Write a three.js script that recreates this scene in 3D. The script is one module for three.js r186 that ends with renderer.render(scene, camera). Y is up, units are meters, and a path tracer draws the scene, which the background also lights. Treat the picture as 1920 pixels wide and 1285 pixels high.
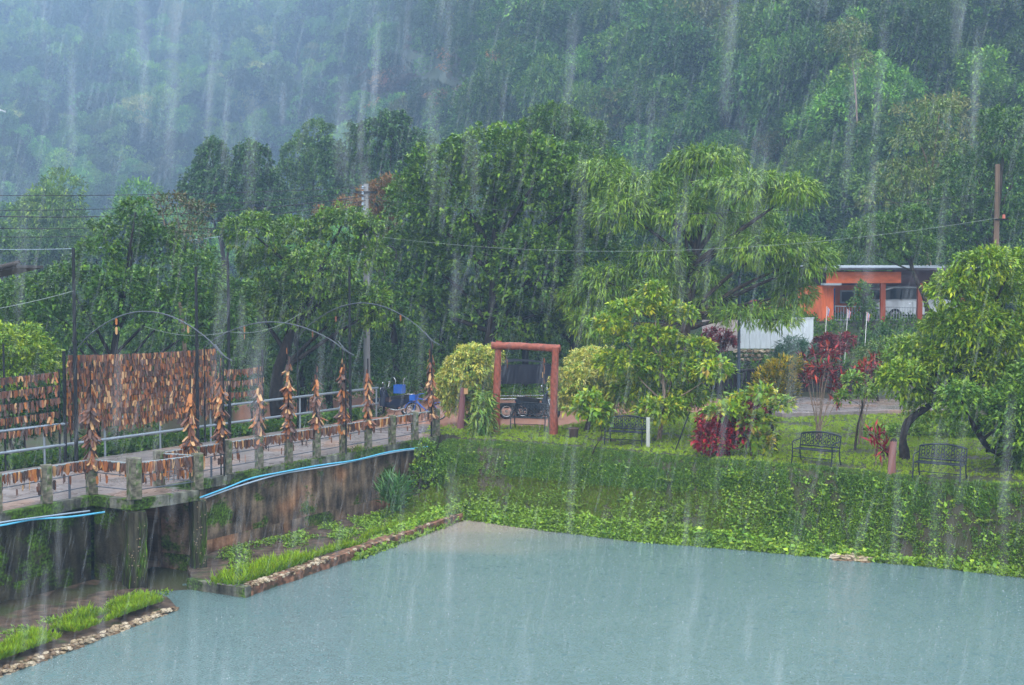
import * as THREE from 'three';
import { mergeGeometries } from 'three/addons/utils/BufferGeometryUtils.js';
import { ImprovedNoise } from 'three/addons/math/ImprovedNoise.js';

// ---------------------------------------------------------------- camera, sky, sun, exposure
const scene = new THREE.Scene();
const FOCAL = 2640, TILT = 2.77 * Math.PI / 180, EYE = 7.3;      // the lens in picture widths of 1920, metres above the datum
const camera = new THREE.PerspectiveCamera(2 * Math.atan(642.5 / FOCAL) * 180 / Math.PI, 1920 / 1285, 0.1, 4000);
camera.position.set(0, EYE, 0); camera.rotation.x = -TILT;
camera.focus = 42; camera.userData.fStop = 2.2;
{ // heavy overcast: bright overhead, dimmer to the horizon, the same all the way round
  const w = 64, h = 32, d = new Float32Array(w * h * 4);
  for (let r = 0; r < h; r++) for (let c = 0; c < w; c++) {
    const up = Math.max(0, Math.sin(((r + 0.5) / h - 0.5) * Math.PI)), k = 1.7 * (1 + 1.2 * up) / 2, o = (r * w + c) * 4;
    d[o] = 0.93 * k; d[o + 1] = 1.0 * k; d[o + 2] = 1.10 * k; d[o + 3] = 1;
  }
  const t = new THREE.DataTexture(d, w, h, THREE.RGBAFormat, THREE.FloatType);
  t.mapping = THREE.EquirectangularReflectionMapping; t.magFilter = THREE.LinearFilter; t.needsUpdate = true;
  scene.background = t; scene.environment = t;
}
const sun = new THREE.DirectionalLight(0xfff4e6, 0.8);
sun.position.set(-14, 60, 22); sun.target.position.set(0, 0, -45); sun.shadow.radius = 60; sun.castShadow = true;
sun.shadow.mapSize.set(2048, 2048);
Object.assign(sun.shadow.camera, { left: -60, right: 60, top: 60, bottom: -60, near: 1, far: 220 });
scene.add(sun, sun.target);
const renderer = new THREE.WebGLRenderer({ antialias: true });
renderer.toneMapping = THREE.LinearToneMapping;
renderer.toneMappingExposure = 1.95;
renderer.shadowMap.enabled = true;
scene.fog = new THREE.FogExp2(new THREE.Color().setRGB(0.47, 0.70, 1.0), 0.00100);   // rain-filled air

// ---------------------------------------------------------------- helpers
const V = (x, y, z) => new THREE.Vector3(x, y, z);
let seedState = 7;
const seed = (n) => { seedState = n * 2654435761 >>> 0; };
const rnd = () => { seedState = (seedState + 0x6d2b79f5) | 0; let t = Math.imul(seedState ^ (seedState >>> 15), 1 | seedState); t = (t + Math.imul(t ^ (t >>> 7), 61 | t)) ^ t; return ((t ^ (t >>> 14)) >>> 0) / 4294967296; };
const rr = (a, b) => a + (b - a) * rnd();
const pick = (a) => a[Math.floor(rnd() * a.length) % a.length];
const perlin = new ImprovedNoise();
const fbm = (x, y, z, n = 4) => { let s = 0, a = 0.5; for (let i = 0; i < n; i++) { s += a * perlin.noise(x, y, z); x = x * 2.03 + 11.3; y = y * 2.03 + 5.1; z = z * 2.03 + 3.7; a *= 0.5; } return s; };
const clamp = THREE.MathUtils.clamp, lerp = THREE.MathUtils.lerp, smooth = THREE.MathUtils.smoothstep;
// the survey: a sighting (u, v) from the camera, at a distance or on a level
const sight = (u, v) => { const a = (u - 960) / FOCAL, b = -(v - 642.5) / FOCAL; return V(a, b * Math.cos(TILT) - Math.sin(TILT), -(Math.cos(TILT) + b * Math.sin(TILT))); };
const at = (u, v, depth) => { const d = sight(u, v); return d.multiplyScalar(depth / -d.z).add(V(0, EYE, 0)); };
const on = (u, v, level) => { const d = sight(u, v); return d.multiplyScalar((level - EYE) / d.y).add(V(0, EYE, 0)); };

const std = (o) => new THREE.MeshPhysicalMaterial({ specularIntensity: o.roughness >= 0.6 ? 0.25 : 0.5, ...o });   // porous surfaces reflect less than glossy ones
const phys = (o) => new THREE.MeshPhysicalMaterial(o);
const rgb = (r, g, b) => new THREE.Color().setRGB(r, g, b);
function tex(w, h, fn, srgb = true, rx = 1, ry = 1) {
  const d = new Uint8Array(w * h * 4);
  for (let y = 0; y < h; y++) for (let x = 0; x < w; x++) { const c = fn(x / w, y / h), o = (y * w + x) * 4; d[o] = clamp(c[0], 0, 255); d[o + 1] = clamp(c[1], 0, 255); d[o + 2] = clamp(c[2], 0, 255); d[o + 3] = 255; }
  const t = new THREE.DataTexture(d, w, h); t.wrapS = t.wrapT = THREE.RepeatWrapping; t.magFilter = THREE.LinearFilter; t.minFilter = THREE.LinearMipmapLinearFilter;
  if (srgb) t.colorSpace = THREE.SRGBColorSpace; t.repeat.set(rx, ry); t.needsUpdate = true; return t;
}
const taken = new Map();
const numbered = (n) => { const k = taken.get(n) ?? 0; taken.set(n, k + 1); return k ? `${n}_${String(k).padStart(3, '0')}` : n; };
const cast = (m) => { m.castShadow = m.receiveShadow = true; return m; };
function thing(name, label, category, p = V(0, 0, 0), turn = 0, group) {
  const o = new THREE.Group(); o.name = numbered(name); o.position.copy(p); o.rotation.y = turn;
  o.userData = { label, category }; if (group) o.userData.group = group; scene.add(o); return o;
}
function part(name, geo, mat, parent) { const m = cast(new THREE.Mesh(geo, mat)); m.name = name; parent.add(m); return m; }
function struct(name, geo, mat, label) { const m = cast(new THREE.Mesh(geo, mat)); m.name = numbered(name); m.userData = { kind: 'structure', label, category: name.split('_').pop() }; scene.add(m); return m; }
function stuff(name, geo, mat, matrices, label, category, colors, parent) {
  const m = cast(new THREE.InstancedMesh(geo, mat, matrices.length)); m.name = parent ? name : numbered(name);
  matrices.forEach((x, i) => { m.setMatrixAt(i, x); if (colors) m.setColorAt(i, colors[i]); });
  m.userData = { kind: 'stuff' }; if (!parent) Object.assign(m.userData, { label, category });
  (parent ?? scene).add(m); return m;
}
const mtx = (p, e, s) => new THREE.Matrix4().compose(p, new THREE.Quaternion().setFromEuler(e), typeof s === 'number' ? V(s, s, s) : s);
const merge = (l) => mergeGeometries(l.map((g) => { const n = g.index ? g.toNonIndexed() : g; for (const k of Object.keys(n.attributes)) if (!['position', 'normal', 'uv'].includes(k)) n.deleteAttribute(k); return n; }));
const box = (w, h, d, x = 0, y = 0, z = 0, ry = 0) => new THREE.BoxGeometry(w, h, d).rotateY(ry).translate(x, y, z);
// a box with small chamfers along its edges
function block(w, h, d, c = 0.012) {
  const s = new THREE.Shape(); const a = w / 2 - c, b = h / 2 - c;
  s.moveTo(-a, -b); s.lineTo(a, -b); s.lineTo(a, b); s.lineTo(-a, b); s.closePath();
  return new THREE.ExtrudeGeometry(s, { depth: d - 2 * c, bevelEnabled: true, bevelThickness: c, bevelSize: c, bevelSegments: 1 }).translate(0, 0, -(d - 2 * c) / 2);
}
// a tapered, curved limb through points with a radius at each
function limb(points, radii, sides = 7, wobble = 0) {
  const curve = new THREE.CatmullRomCurve3(points), n = Math.max(4, points.length * 4), fr = curve.computeFrenetFrames(n, false), P = [], N = [], U = [], I = [];
  for (let i = 0; i <= n; i++) {
    const t = i / n, c = curve.getPoint(t), k = t * (radii.length - 1), j = Math.min(radii.length - 2, Math.floor(k)), r = lerp(radii[j], radii[j + 1], k - j);
    for (let s = 0; s <= sides; s++) {
      const a = s / sides * Math.PI * 2, d = fr.normals[i].clone().multiplyScalar(Math.cos(a)).addScaledVector(fr.binormals[i], Math.sin(a));
      const q = r * (1 + wobble * perlin.noise(c.x * 3 + Math.cos(a) * 2, c.y * 1.3, c.z * 3 + Math.sin(a) * 2));
      P.push(c.x + d.x * q, c.y + d.y * q, c.z + d.z * q); N.push(d.x, d.y, d.z); U.push(s / sides, t * 4);
    }
  }
  for (let i = 0; i < n; i++) for (let s = 0; s < sides; s++) { const a = i * (sides + 1) + s, b = a + sides + 1; I.push(a, a + 1, b, b, a + 1, b + 1); }
  const g = new THREE.BufferGeometry(); g.setAttribute('position', new THREE.Float32BufferAttribute(P, 3)); g.setAttribute('normal', new THREE.Float32BufferAttribute(N, 3)); g.setAttribute('uv', new THREE.Float32BufferAttribute(U, 2)); g.setIndex(I);
  return g;
}
const rod = (a, b, r, sides = 6) => { const d = b.clone().sub(a); return new THREE.CylinderGeometry(r, r, d.length(), sides).applyQuaternion(new THREE.Quaternion().setFromUnitVectors(V(0, 1, 0), d.clone().normalize())).translate((a.x + b.x) / 2, (a.y + b.y) / 2, (a.z + b.z) / 2); };
const pipe = (pts, r, seg = 40, sides = 6) => new THREE.TubeGeometry(new THREE.CatmullRomCurve3(pts), seg, r, sides);
// a slab with the outline of a list of [x, z], its top at y and its thickness downwards
function slab(outline, y, thick, bevel = 0) {
  const s = new THREE.Shape(outline.map(([x, z]) => new THREE.Vector2(x, z)));
  return new THREE.ExtrudeGeometry(s, { depth: thick, bevelEnabled: bevel > 0, bevelSize: bevel, bevelThickness: bevel, bevelSegments: 1 }).rotateX(Math.PI / 2).translate(0, y, 0);
}
const line = (pts, x) => { // z of a polyline of [x, z] at x
  let i = 0; while (i < pts.length - 2 && x > pts[i + 1][0]) i++;
  const [a, b] = [pts[i], pts[i + 1]]; return a[1] + (b[1] - a[1]) * (x - a[0]) / (b[0] - a[0]);
};

// ---------------------------------------------------------------- levels and lines of the place
const DECK = 1.9, WATER = -0.25, LEDGE = -0.05;
const EDGE = [[-30, -5], [-7.7, -37.9], [-2.4, -46.6], [0.7, -45.3], [3.9, -42.9], [6.7, -40.7], [9.4, -38.8], [11.1, -37.0], [12.9, -35.9], [18, -32.4], [34, -22]];      // upper edge of the bank
const SHORE = [[-30, 3], [-6.1, -32.6], [-1.5, -43.3], [0.64, -41.65], [3.6, -39.6], [6.46, -38.4], [9.04, -37.0], [10.9, -36.1], [12.8, -34.8], [18, -31], [34, -20]];       // water's edge
const LAWN = [[-6, -48.5], [-2.4, -49.6], [1.7, -49.6], [5.7, -55.5], [9.4, -52.6], [13.9, -53.6], [40, -53]];                                                             // back edge of the lawn
const BACK0 = V(-13.85, DECK, -38.73), BACKD = V(0.515, 0, -0.857);                    // back rail of the walkway
const backAt = (t, y = DECK) => V(BACK0.x + BACKD.x * t, y, BACK0.z + BACKD.z * t);
function hillStart(a) { return a > 0.03 ? lerp(150, 112, smooth(a, 0.03, 0.3)) : lerp(150, 340, smooth(-a, -0.03, 0.17)); }
function hillSlope(a) { return lerp(0.40, 0.62, smooth(a, -0.2, 0.06)); }
function height(x, z) {
  const D = -z, a = x / Math.max(D, 20);
  if (D > 60) {
    let h = DECK - 0.4 * smooth(-x, 6, 16);
    h += smooth(x, 7, 15) * smooth(D, 58, 71) * 3.0;                                   // the house stands higher
    const d = D - hillStart(a);
    if (d > -14) { const k = d + 14; h += hillSlope(a) * k * k / (k + 14) + 11 * fbm(x * 0.02, 3, z * 0.02, 3) * smooth(d, 0, 40); }
    return Math.min(h, EYE + 0.25 * D);
  }
  const along = (x - BACK0.x) * 0.857 + (z - BACK0.z) * 0.515;                         // metres in front of the back rail
  if (along < -0.1 && z < -28) return lerp(DECK - 0.12, 0.4, smooth(-along, 0.3, 5) * smooth(-x, 2, 9)) + 0.1 * fbm(x * 0.4, 1, z * 0.4, 2);
  const e = line(EDGE, x), s = line(SHORE, x);
  let top = lerp(LEDGE - 0.1, DECK, smooth(x, -4.2, -2.0));
  if (x < -1.9 && z < line(EDGE, x)) return along > 0 && along < 5.9 && z > -47.3 ? -1.2 : DECK - 0.006;   // under the deck, then the yard
  if (z < e) return DECK + 0.10 * fbm(x * 0.25, 0, z * 0.25, 3) * smooth(e - z, 0.2, 3) - 0.004 + smooth(x, 7, 15) * smooth(D, 54, 61) * 0.25;
  if (z > s + 0.25) return -1.3;
  const f = clamp((z - e) / (s - e), 0, 1.2), gentle = smooth(-x, -8, -4);
  const steep = 1 - smooth(f, 0.0, 0.95), shelf = 1 - 0.62 * smooth(f, -0.06, 0.52) - 0.28 * smooth(f, 0.4, 0.97) - 0.10 * smooth(f, 0.85, 1.0);
  return lerp(WATER - 0.05, top, lerp(steep, shelf, gentle)) + 0.10 * fbm(x * 0.9, 2, z * 0.9, 3) * (1 - Math.abs(2 * f - 1)) - (f > 1 ? (f - 1) * 2 : 0);
}

// ---------------------------------------------------------------- materials
const grainBump = tex(256, 256, (u, v) => { const k = 128 + 150 * fbm(u * 40, v * 40, 1, 3); return [k, k, k]; }, false, 1, 1);
const streak = (u, v, n) => fbm(u * n, v * 2.2, 4.2, 4);
function wallTexture(mossy, base, red) {
  return tex(512, 512, (u, v) => {
    const uu = u * 8, s = streak(u * 4, v, 9), b = fbm(uu * 1.2, v * 5, 9.1, 5), m = smooth(fbm(uu * 0.75 + 20, v * 2.6, 2.2, 5) + 0.22 * fbm(uu * 7, v * 24, 6, 3), 0.20 - mossy * 0.42, 0.36 - mossy * 0.42);
    const fine = fbm(uu * 16, v * 40, 3, 3), k = 1 + s * 1.0 + b * 0.75 + fine * 0.35, rd = smooth(fbm(uu * 0.5 + 5, v * 1.4, 7.7, 3), 0.02, 0.3) * red;
    const c = [base[0] * k + 46 * rd, base[1] * k + 20 * rd, base[2] * k + 6 * rd];
    const mk = 0.75 + fine * 1.2 + b * 0.6;
    return [lerp(c[0], 66 * mk, m * 0.9), lerp(c[1], 96 * mk, m * 0.9), lerp(c[2], 20 * mk, m * 0.9)];
  });
}
const M = {};
{
  const tl = wallTexture(0.66, [50, 49, 40], 0.1), tr = wallTexture(0.22, [88, 76, 63], 0.9), te = wallTexture(0.7, [82, 82, 74], 0);
  for (const t of [tl, tr, te]) t.repeat.set(1 / 8, 1 / 2.5);
  M.wallLeft = std({ map: tl, roughness: 0.85, bumpMap: grainBump, bumpScale: 0.012 });
  M.wallRight = std({ map: tr, roughness: 0.7, bumpMap: grainBump, bumpScale: 0.012 });
  M.slabEdge = std({ map: te, roughness: 0.75 });
  const td = tex(512, 512, (u, v) => { const k = 1 + 0.28 * fbm(u * 9, v * 9, 1.5, 5) + 0.25 * fbm(u * 60, v * 60, 8, 2), r = smooth(fbm(u * 4, v * 4, 6.5, 3), -0.1, 0.3); return [(120 + 18 * r) * k, (112 + 4 * r) * k, (110 - 6 * r) * k]; });
  td.repeat.set(1 / 6, 1 / 6);
  const rd = tex(256, 256, (u, v) => { const k = 70 + 70 * smooth(fbm(u * 7, v * 7, 3.3, 4), -0.3, 0.35); return [k, k, k]; }, false, 1 / 6, 1 / 6);
  M.deck = std({ map: td, roughness: 0.75, roughnessMap: rd });
  M.pathTop = std({ map: td, roughness: 0.7, roughnessMap: rd });
  const tp = tex(256, 256, (u, v) => { const k = 1 + 0.9 * fbm(u * 6, v * 12, 2.5, 4), m = smooth(fbm(u * 5, v * 5, 8, 4), 0.0, 0.3); return [lerp(96, 70, m) * k, lerp(92, 84, m) * k, lerp(80, 50, m) * k]; });
  M.post = std({ map: tp, roughness: 0.7, bumpMap: grainBump, bumpScale: 0.004 });
  M.steel = std({ color: rgb(0.26, 0.30, 0.34), roughness: 0.32, metalness: 0.55 });
  M.darkSteel = std({ color: rgb(0.016, 0.018, 0.02), roughness: 0.7 });
  M.iron = std({ color: rgb(0.010, 0.015, 0.022), roughness: 0.4 });
  M.railPaint = std({ color: rgb(0.20, 0.24, 0.25), roughness: 0.4 });
  M.thinRail = std({ color: rgb(0.07, 0.085, 0.11), roughness: 0.4 });
  M.pvc = std({ color: rgb(0.06, 0.07, 0.085), roughness: 0.25 });
  M.bluePipe = std({ color: rgb(0.10, 0.42, 0.62), roughness: 0.3 });
  M.greyPipe = std({ color: rgb(0.30, 0.38, 0.46), roughness: 0.35 });
  M.cord = std({ color: rgb(0.03, 0.03, 0.035), roughness: 0.6 });
  M.paleCord = std({ color: rgb(0.26, 0.30, 0.29), roughness: 0.6 });
  M.log = std({ map: tex(128, 256, (u, v) => { const k = 1 + 0.5 * fbm(u * 8, v * 5, 3, 4); return [132 * k, 72 * k, 57 * k]; }), roughness: 0.5 });
  M.bark = std({ map: tex(128, 256, (u, v) => { const k = 1 + 1.1 * fbm(u * 10, v * 7, 5, 4), m = smooth(fbm(u * 4, v * 4, 1, 3), 0.05, 0.3); return [lerp(62, 58, m) * k, lerp(52, 64, m) * k, lerp(44, 44, m) * k]; }), roughness: 0.8, bumpMap: grainBump, bumpScale: 0.02 });
  M.darkBark = std({ map: tex(128, 256, (u, v) => { const k = 1 + 1.0 * fbm(u * 10, v * 7, 15, 4); return [38 * k, 33 * k, 30 * k]; }), roughness: 0.75 });
  M.paleBark = std({ map: tex(128, 256, (u, v) => { const k = 1 + 0.8 * fbm(u * 9, v * 6, 25, 4); return [128 * k, 112 * k, 98 * k]; }), roughness: 0.8 });
  M.leaf = phys({ vertexColors: true, specularIntensity: 0.45, roughness: 0.38, transmission: 0.28, thickness: 0, side: THREE.DoubleSide });
  M.leafDull = phys({ vertexColors: true, specularIntensity: 0.2, roughness: 0.6, transmission: 0.25, thickness: 0, side: THREE.DoubleSide });
  M.tags = [[0.34, 0.125, 0.032], [0.15, 0.058, 0.03], [0.08, 0.042, 0.032], [0.44, 0.26, 0.12], [0.13, 0.08, 0.065], [0.24, 0.085, 0.035], [0.055, 0.034, 0.03], [0.11, 0.05, 0.035]].map((c, i) => std({ color: rgb(...c), roughness: 0.45 + 0.03 * i }));
  const ts = tex(128, 128, (u, v) => { const k = 1 + 0.9 * fbm(u * 6, v * 6, 4, 4); return [160 * k, 146 * k, 124 * k]; });
  M.stones = [[1, 1, 1], [0.55, 0.52, 0.48], [0.36, 0.29, 0.24], [0.75, 0.70, 0.62]].map((c) => std({ map: ts, color: rgb(...c), roughness: 0.6 }));
  M.kerb = std({ map: tex(256, 256, (u, v) => { const k = 1 + 0.9 * fbm(u * 9, v * 9, 12, 5), m = smooth(fbm(u * 6, v * 6, 19, 4), -0.05, 0.25); return [lerp(116, 74, m) * k, lerp(84, 60, m) * k, lerp(66, 46, m) * k]; }), roughness: 0.7, bumpMap: grainBump, bumpScale: 0.015 });
  M.soil = std({ map: (() => { const t = tex(512, 512, (u, v) => { const k = 1 + 0.8 * fbm(u * 14, v * 14, 2, 5), m = smooth(fbm(u * 7, v * 7, 9, 4), 0.05, 0.3); return [lerp(80, 58, m) * k, lerp(67, 64, m) * k, lerp(57, 40, m) * k]; }); t.repeat.set(1 / 4, 1 / 4); return t; })(), roughness: 0.7, bumpMap: grainBump, bumpScale: 0.02 });
  M.ground = std({ vertexColors: true, roughness: 0.8, bumpMap: (() => { const t = grainBump.clone(); t.repeat.set(1 / 2, 1 / 2); t.needsUpdate = true; return t; })(), bumpScale: 0.03 });
}

// ---------------------------------------------------------------- ground, hills, pond
function fan(name, label, xs, zs) { // a sheet over a grid of stations
  const P = [], C = [], U = [], I = [], nx = xs.length, nz = zs.length;
  for (const z of zs) for (const q of xs) {
    const D = -z, x = D > 58 ? q * D / 58 : q, y = height(x, z), n = fbm(x * 0.7, 5, z * 0.7, 4), n2 = fbm(x * 0.18, 9, z * 0.18, 3);
    P.push(x, y, z); U.push(x, z);
    let c;
    const dirt = x > -12 && x < 9 + n2 * 4 && z < line(LAWN, x) + n * 0.8 && D < 66 && (x > -8 || z < -49) ? 1 : 0;
    if (D > 66) c = [0.045 + n * 0.03, 0.06 + n * 0.03, 0.03];
    else if (dirt) c = [0.28 + n * 0.12, 0.145 + n * 0.06, 0.10 + n * 0.04];
    else { const m = clamp(0.5 + n * 2, 0, 1); c = [lerp(0.055, 0.04, m), lerp(0.042, 0.055, m), lerp(0.03, 0.02, m)]; }
    C.push(...c.map((v) => Math.max(0.015, v)));
  }
  for (let j = 0; j < nz - 1; j++) for (let i = 0; i < nx - 1; i++) { const a = j * nx + i, b = a + nx; I.push(a, a + 1, b, b, a + 1, b + 1); }
  const g = new THREE.BufferGeometry(); g.setAttribute('position', new THREE.Float32BufferAttribute(P, 3)); g.setAttribute('color', new THREE.Float32BufferAttribute(C, 3)); g.setAttribute('uv', new THREE.Float32BufferAttribute(U, 2)); g.setIndex(I); g.computeVertexNormals();
  return struct(name, g, M.ground, label);
}
{
  const xs = []; for (let x = -44; x <= 44.01; x += 0.4) xs.push(x);
  const zs = []; for (let z = -24; z > -66; z -= 0.4) zs.push(z); for (let D = 66; D < 900; D *= 1.02) zs.push(-D);
  fan('terrain', 'earth bank, yard and hillside rising behind the pond', xs, zs);
}
{ // pond: opaque milky water, its surface broken by rings of rain
  const S = 1024, f = new Float32Array(S * S); seed(5);
  for (let k = 0; k < 2600; k++) {
    const cx = rnd() * S, cy = rnd() * S, R = rr(3, 26), amp = rr(0.25, 1) * (1 - R / 40), w = rr(3.2, 6);
    for (let y = -34; y <= 34; y++) for (let x = -34; x <= 34; x++) { const d = Math.hypot(x, y), e = Math.exp(-Math.pow((d - R) / w, 2)); if (e > 0.02) f[((cy + y + S) & (S - 1)) * S + ((cx + x + S) & (S - 1))] += amp * e * Math.cos((d - R) / w * 2.4); }
  }
  const bump = tex(S, S, (u, v) => { const i = Math.round(v * S) * S + Math.round(u * S), k = 128 + 62 * f[i]; return [k, k, k]; }, false, 1 / 5, 1 / 5);
  const x0 = -16, x1 = 34, z0 = -46, z1 = 0, n = 150, P = [], C = [], U = [], I = [];
  for (let j = 0; j <= n; j++) for (let i = 0; i <= n; i++) {
    const x = lerp(x0, x1, i / n), z = lerp(z0, z1, j / n), k = fbm(x * 0.16, 1, z * 0.3, 4), silt = 0.85 * smooth(1 - Math.hypot((x + 1.0) / 8.5, (z + 43) / 5.5) + k * 0.7, 0.0, 1.0);
    P.push(x, WATER, z); U.push(x, z);
    const c = [0.094 + 0.02 * k, 0.152 + 0.02 * k, 0.150 + 0.012 * k]; C.push(lerp(c[0], 0.30, silt), lerp(c[1], 0.235, silt), lerp(c[2], 0.185, silt));
  }
  for (let j = 0; j < n; j++) for (let i = 0; i < n; i++) { const a = j * (n + 1) + i, b = a + n + 1; I.push(a, b, a + 1, b, b + 1, a + 1); }
  const g = new THREE.BufferGeometry(); g.setAttribute('position', new THREE.Float32BufferAttribute(P, 3)); g.setAttribute('color', new THREE.Float32BufferAttribute(C, 3)); g.setAttribute('uv', new THREE.Float32BufferAttribute(U, 2)); g.setIndex(I); g.computeVertexNormals();
  struct('pond_water', g, phys({ vertexColors: true, roughness: 0.08, ior: 1.33, bumpMap: bump, bumpScale: 0.055 }), 'milky teal pond water pocked by falling rain');
}

// ---------------------------------------------------------------- walkway over the sluice
const P1 = [-10.97, -32.95], P2 = [-10.31, -34.32], P3 = [-9.07, -33.58], P4 = [-7.89, -35.09], P5 = [-8.97, -35.56], R0 = [-7.68, -37.82], R8 = [-2.53, -46.86];
const P0 = [-11.65, -31.55], PA = [-14.4, -26.0];
const PM = [(P5[0] + R0[0]) / 2, (P5[1] + R0[1]) / 2];
const rightPost = (k) => [lerp(R0[0], R8[0], k / 8), lerp(R0[1], R8[1], k / 8)];
struct('walkway_deck', slab([PA, P2, P3, P4, P5, R8, [-2.9, -50.6], [-6.6, -50.7], [-13.9, -38.5], [-20, -28.5]].map(([x, z]) => [x, z]), DECK, 0.02), M.deck, 'wet concrete walkway deck');
function wallRun(name, a, b, y0, y1, thick, mat, out, label) { // a vertical wall whose outer face runs from a to b
  const d = V(b[0] - a[0], 0, b[1] - a[1]), L = d.length(), g = new THREE.BoxGeometry(L, y1 - y0, thick, Math.ceil(L * 2), 6, 1), p = g.attributes.position, uv = g.attributes.uv;
  for (let i = 0; i < p.count; i++) { const k = fbm(p.getX(i) * 0.8 + a[0], p.getY(i) * 0.8, a[1], 3); if (p.getZ(i) > 0) p.setZ(i, p.getZ(i) + k * 0.05); uv.setXY(i, p.getX(i) + a[0], p.getY(i)); }
  g.computeVertexNormals(); g.translate(L / 2, 0, -thick / 2 + out).rotateY(-Math.atan2(d.z, d.x)).translate(a[0], (y0 + y1) / 2, a[1]);
  const m = cast(new THREE.Mesh(g, mat)); m.name = numbered(name); m.userData = { label, category: 'wall' }; scene.add(m); return m;
}
wallRun('retaining_wall', PA, P2, -1.2, DECK - 0.26, 0.4, M.wallLeft, -0.06, 'mossy dark retaining wall left of the sluice opening');
wallRun('sluice_side_wall', P2, P3, -1.2, DECK - 0.26, 0.3, M.wallLeft, -0.05, 'mossy side wall next to the ragged concrete pier');
wallRun('sluice_side_wall', P5, P4, -1.2, DECK - 0.26, 0.3, M.wallRight, -0.05, 'side wall inside the far end of the dark sluice opening');
wallRun('sluice_back_wall', [-10.9, -34.8], [-9.3, -36.2], -1.2, DECK - 0.26, 0.3, M.wallLeft, -0.5, 'dark wall at the back of the sluice opening');
wallRun('retaining_wall', P5, R8, -1.2, DECK - 0.24, 0.4, M.wallRight, -0.06, 'brown streaked retaining wall below the long run of railing');
{ // mossy edge beam under the deck, bay by bay
  const runs = [[PA, P2], [P2, P3], [P3, P4], [P4, P5], [P5, R8]];
  const o = thing('deck_edge_beam', 'mossy concrete edge beam under the walkway railing', 'beam');
  for (const [a, b] of runs) { const d = V(b[0] - a[0], 0, b[1] - a[1]), L = d.length() - 0.02; const g = block(L, 0.27, 0.2); const uv = g.attributes.uv; for (let i = 0; i < uv.count; i++) uv.setXY(i, g.attributes.position.getX(i), g.attributes.position.getY(i) + a[0]); part('beam', g.translate(L / 2, 0, 0.0).rotateY(-Math.atan2(d.z, d.x)).translate(a[0], DECK - 0.125, a[1]), M.slabEdge, o); }
}
{ // ragged piers with exposed pebbles
  for (const [p, label, w] of [[P3, 'ragged concrete pier with exposed pebbles at the sluice corner', 0.46], [P4, 'narrow concrete pier at the far end of the sluice opening', 0.34]]) {
    const o = thing('concrete_pier', label, 'pier', V(p[0], -1.2, p[1]), 0.53);
    const g = new THREE.BoxGeometry(w, DECK - 0.27 + 1.2, w, 6, 24, 6), q = g.attributes.position; for (let i = 0; i < q.count; i++) { const k = fbm(q.getX(i) * 5 + p[0], q.getY(i) * 2.4, q.getZ(i) * 5, 3); q.setXYZ(i, q.getX(i) * (1 + 0.35 * k), q.getY(i), q.getZ(i) * (1 + 0.35 * k)); } g.computeVertexNormals();
    part('shaft', g.translate(0, (DECK + 0.93) / 2, 0), M.wallLeft, o);
    seed(31); const l = []; for (let i = 0; i < 70; i++) { const side = rnd() < 0.5, s = rr(0.008, 0.024); l.push(mtx(side ? V(w / 2, rr(1.0, 2.75), rr(-w / 2, w / 2)) : V(rr(-w / 2, w / 2), rr(0.9, 2.75) * (0.4 + 0.6 * rnd()) + 0.5, w / 2), new THREE.Euler(rr(0, 3), rr(0, 3), 0), s)); }
    stuff('pebbles', new THREE.IcosahedronGeometry(1, 0), M.stones[1], l, '', '', null, o);
  }
}

// front railing: posts, top rail and two thin rails in each bay
const frontLabel = 'concrete post railing with thin bars along the pond side of the walkway';
const railing = thing('front_railing', frontLabel, 'railing');
const posts = [P0, P1, P2, P3, P4, P5, PM, ...Array.from({ length: 9 }, (_, k) => rightPost(k))];
posts.forEach((p, i) => {
  const w = i === 3 ? 0.3 : i < 7 ? 0.25 : 0.2, h = i === 3 ? 1.0 : 0.92;
  const g = block(w, h, w, 0.02), q = g.attributes.position; for (let j = 0; j < q.count; j++) q.setX(j, q.getX(j) * (1 + 0.03 * perlin.noise(q.getY(j) * 4, i, 0)));
  part('post', g.rotateY(0.53 + 0.06 * Math.sin(i * 5)).translate(p[0], DECK + h / 2 + 0.006, p[1]), M.post, railing);
});
const bays = [[P0, P1], [P1, P2], [P2, P3], [P3, P4], [P5, P4], [P5, PM], [PM, R0], ...Array.from({ length: 8 }, (_, k) => [rightPost(k), rightPost(k + 1)])];
const P3D = (p, y) => V(p[0], y, p[1]);
for (const [a, b] of bays) {
  part('top_rail', rod(P3D(a, DECK + 0.86), P3D(b, DECK + 0.86), 0.024, 8), M.railPaint, railing);
  part('thin_rail', rod(P3D(a, DECK + 0.56), P3D(b, DECK + 0.56), 0.014), M.thinRail, railing);
  part('thin_rail', rod(P3D(a, DECK + 0.22), P3D(b, DECK + 0.22), 0.014), M.thinRail, railing);
}
for (const [a, b] of [bays[1], bays[6]]) part('short_post', rod(P3D([(a[0] + b[0]) / 2, (a[1] + b[1]) / 2], DECK), P3D([(a[0] + b[0]) / 2, (a[1] + b[1]) / 2], DECK + 0.56), 0.03), M.thinRail, railing);

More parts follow.
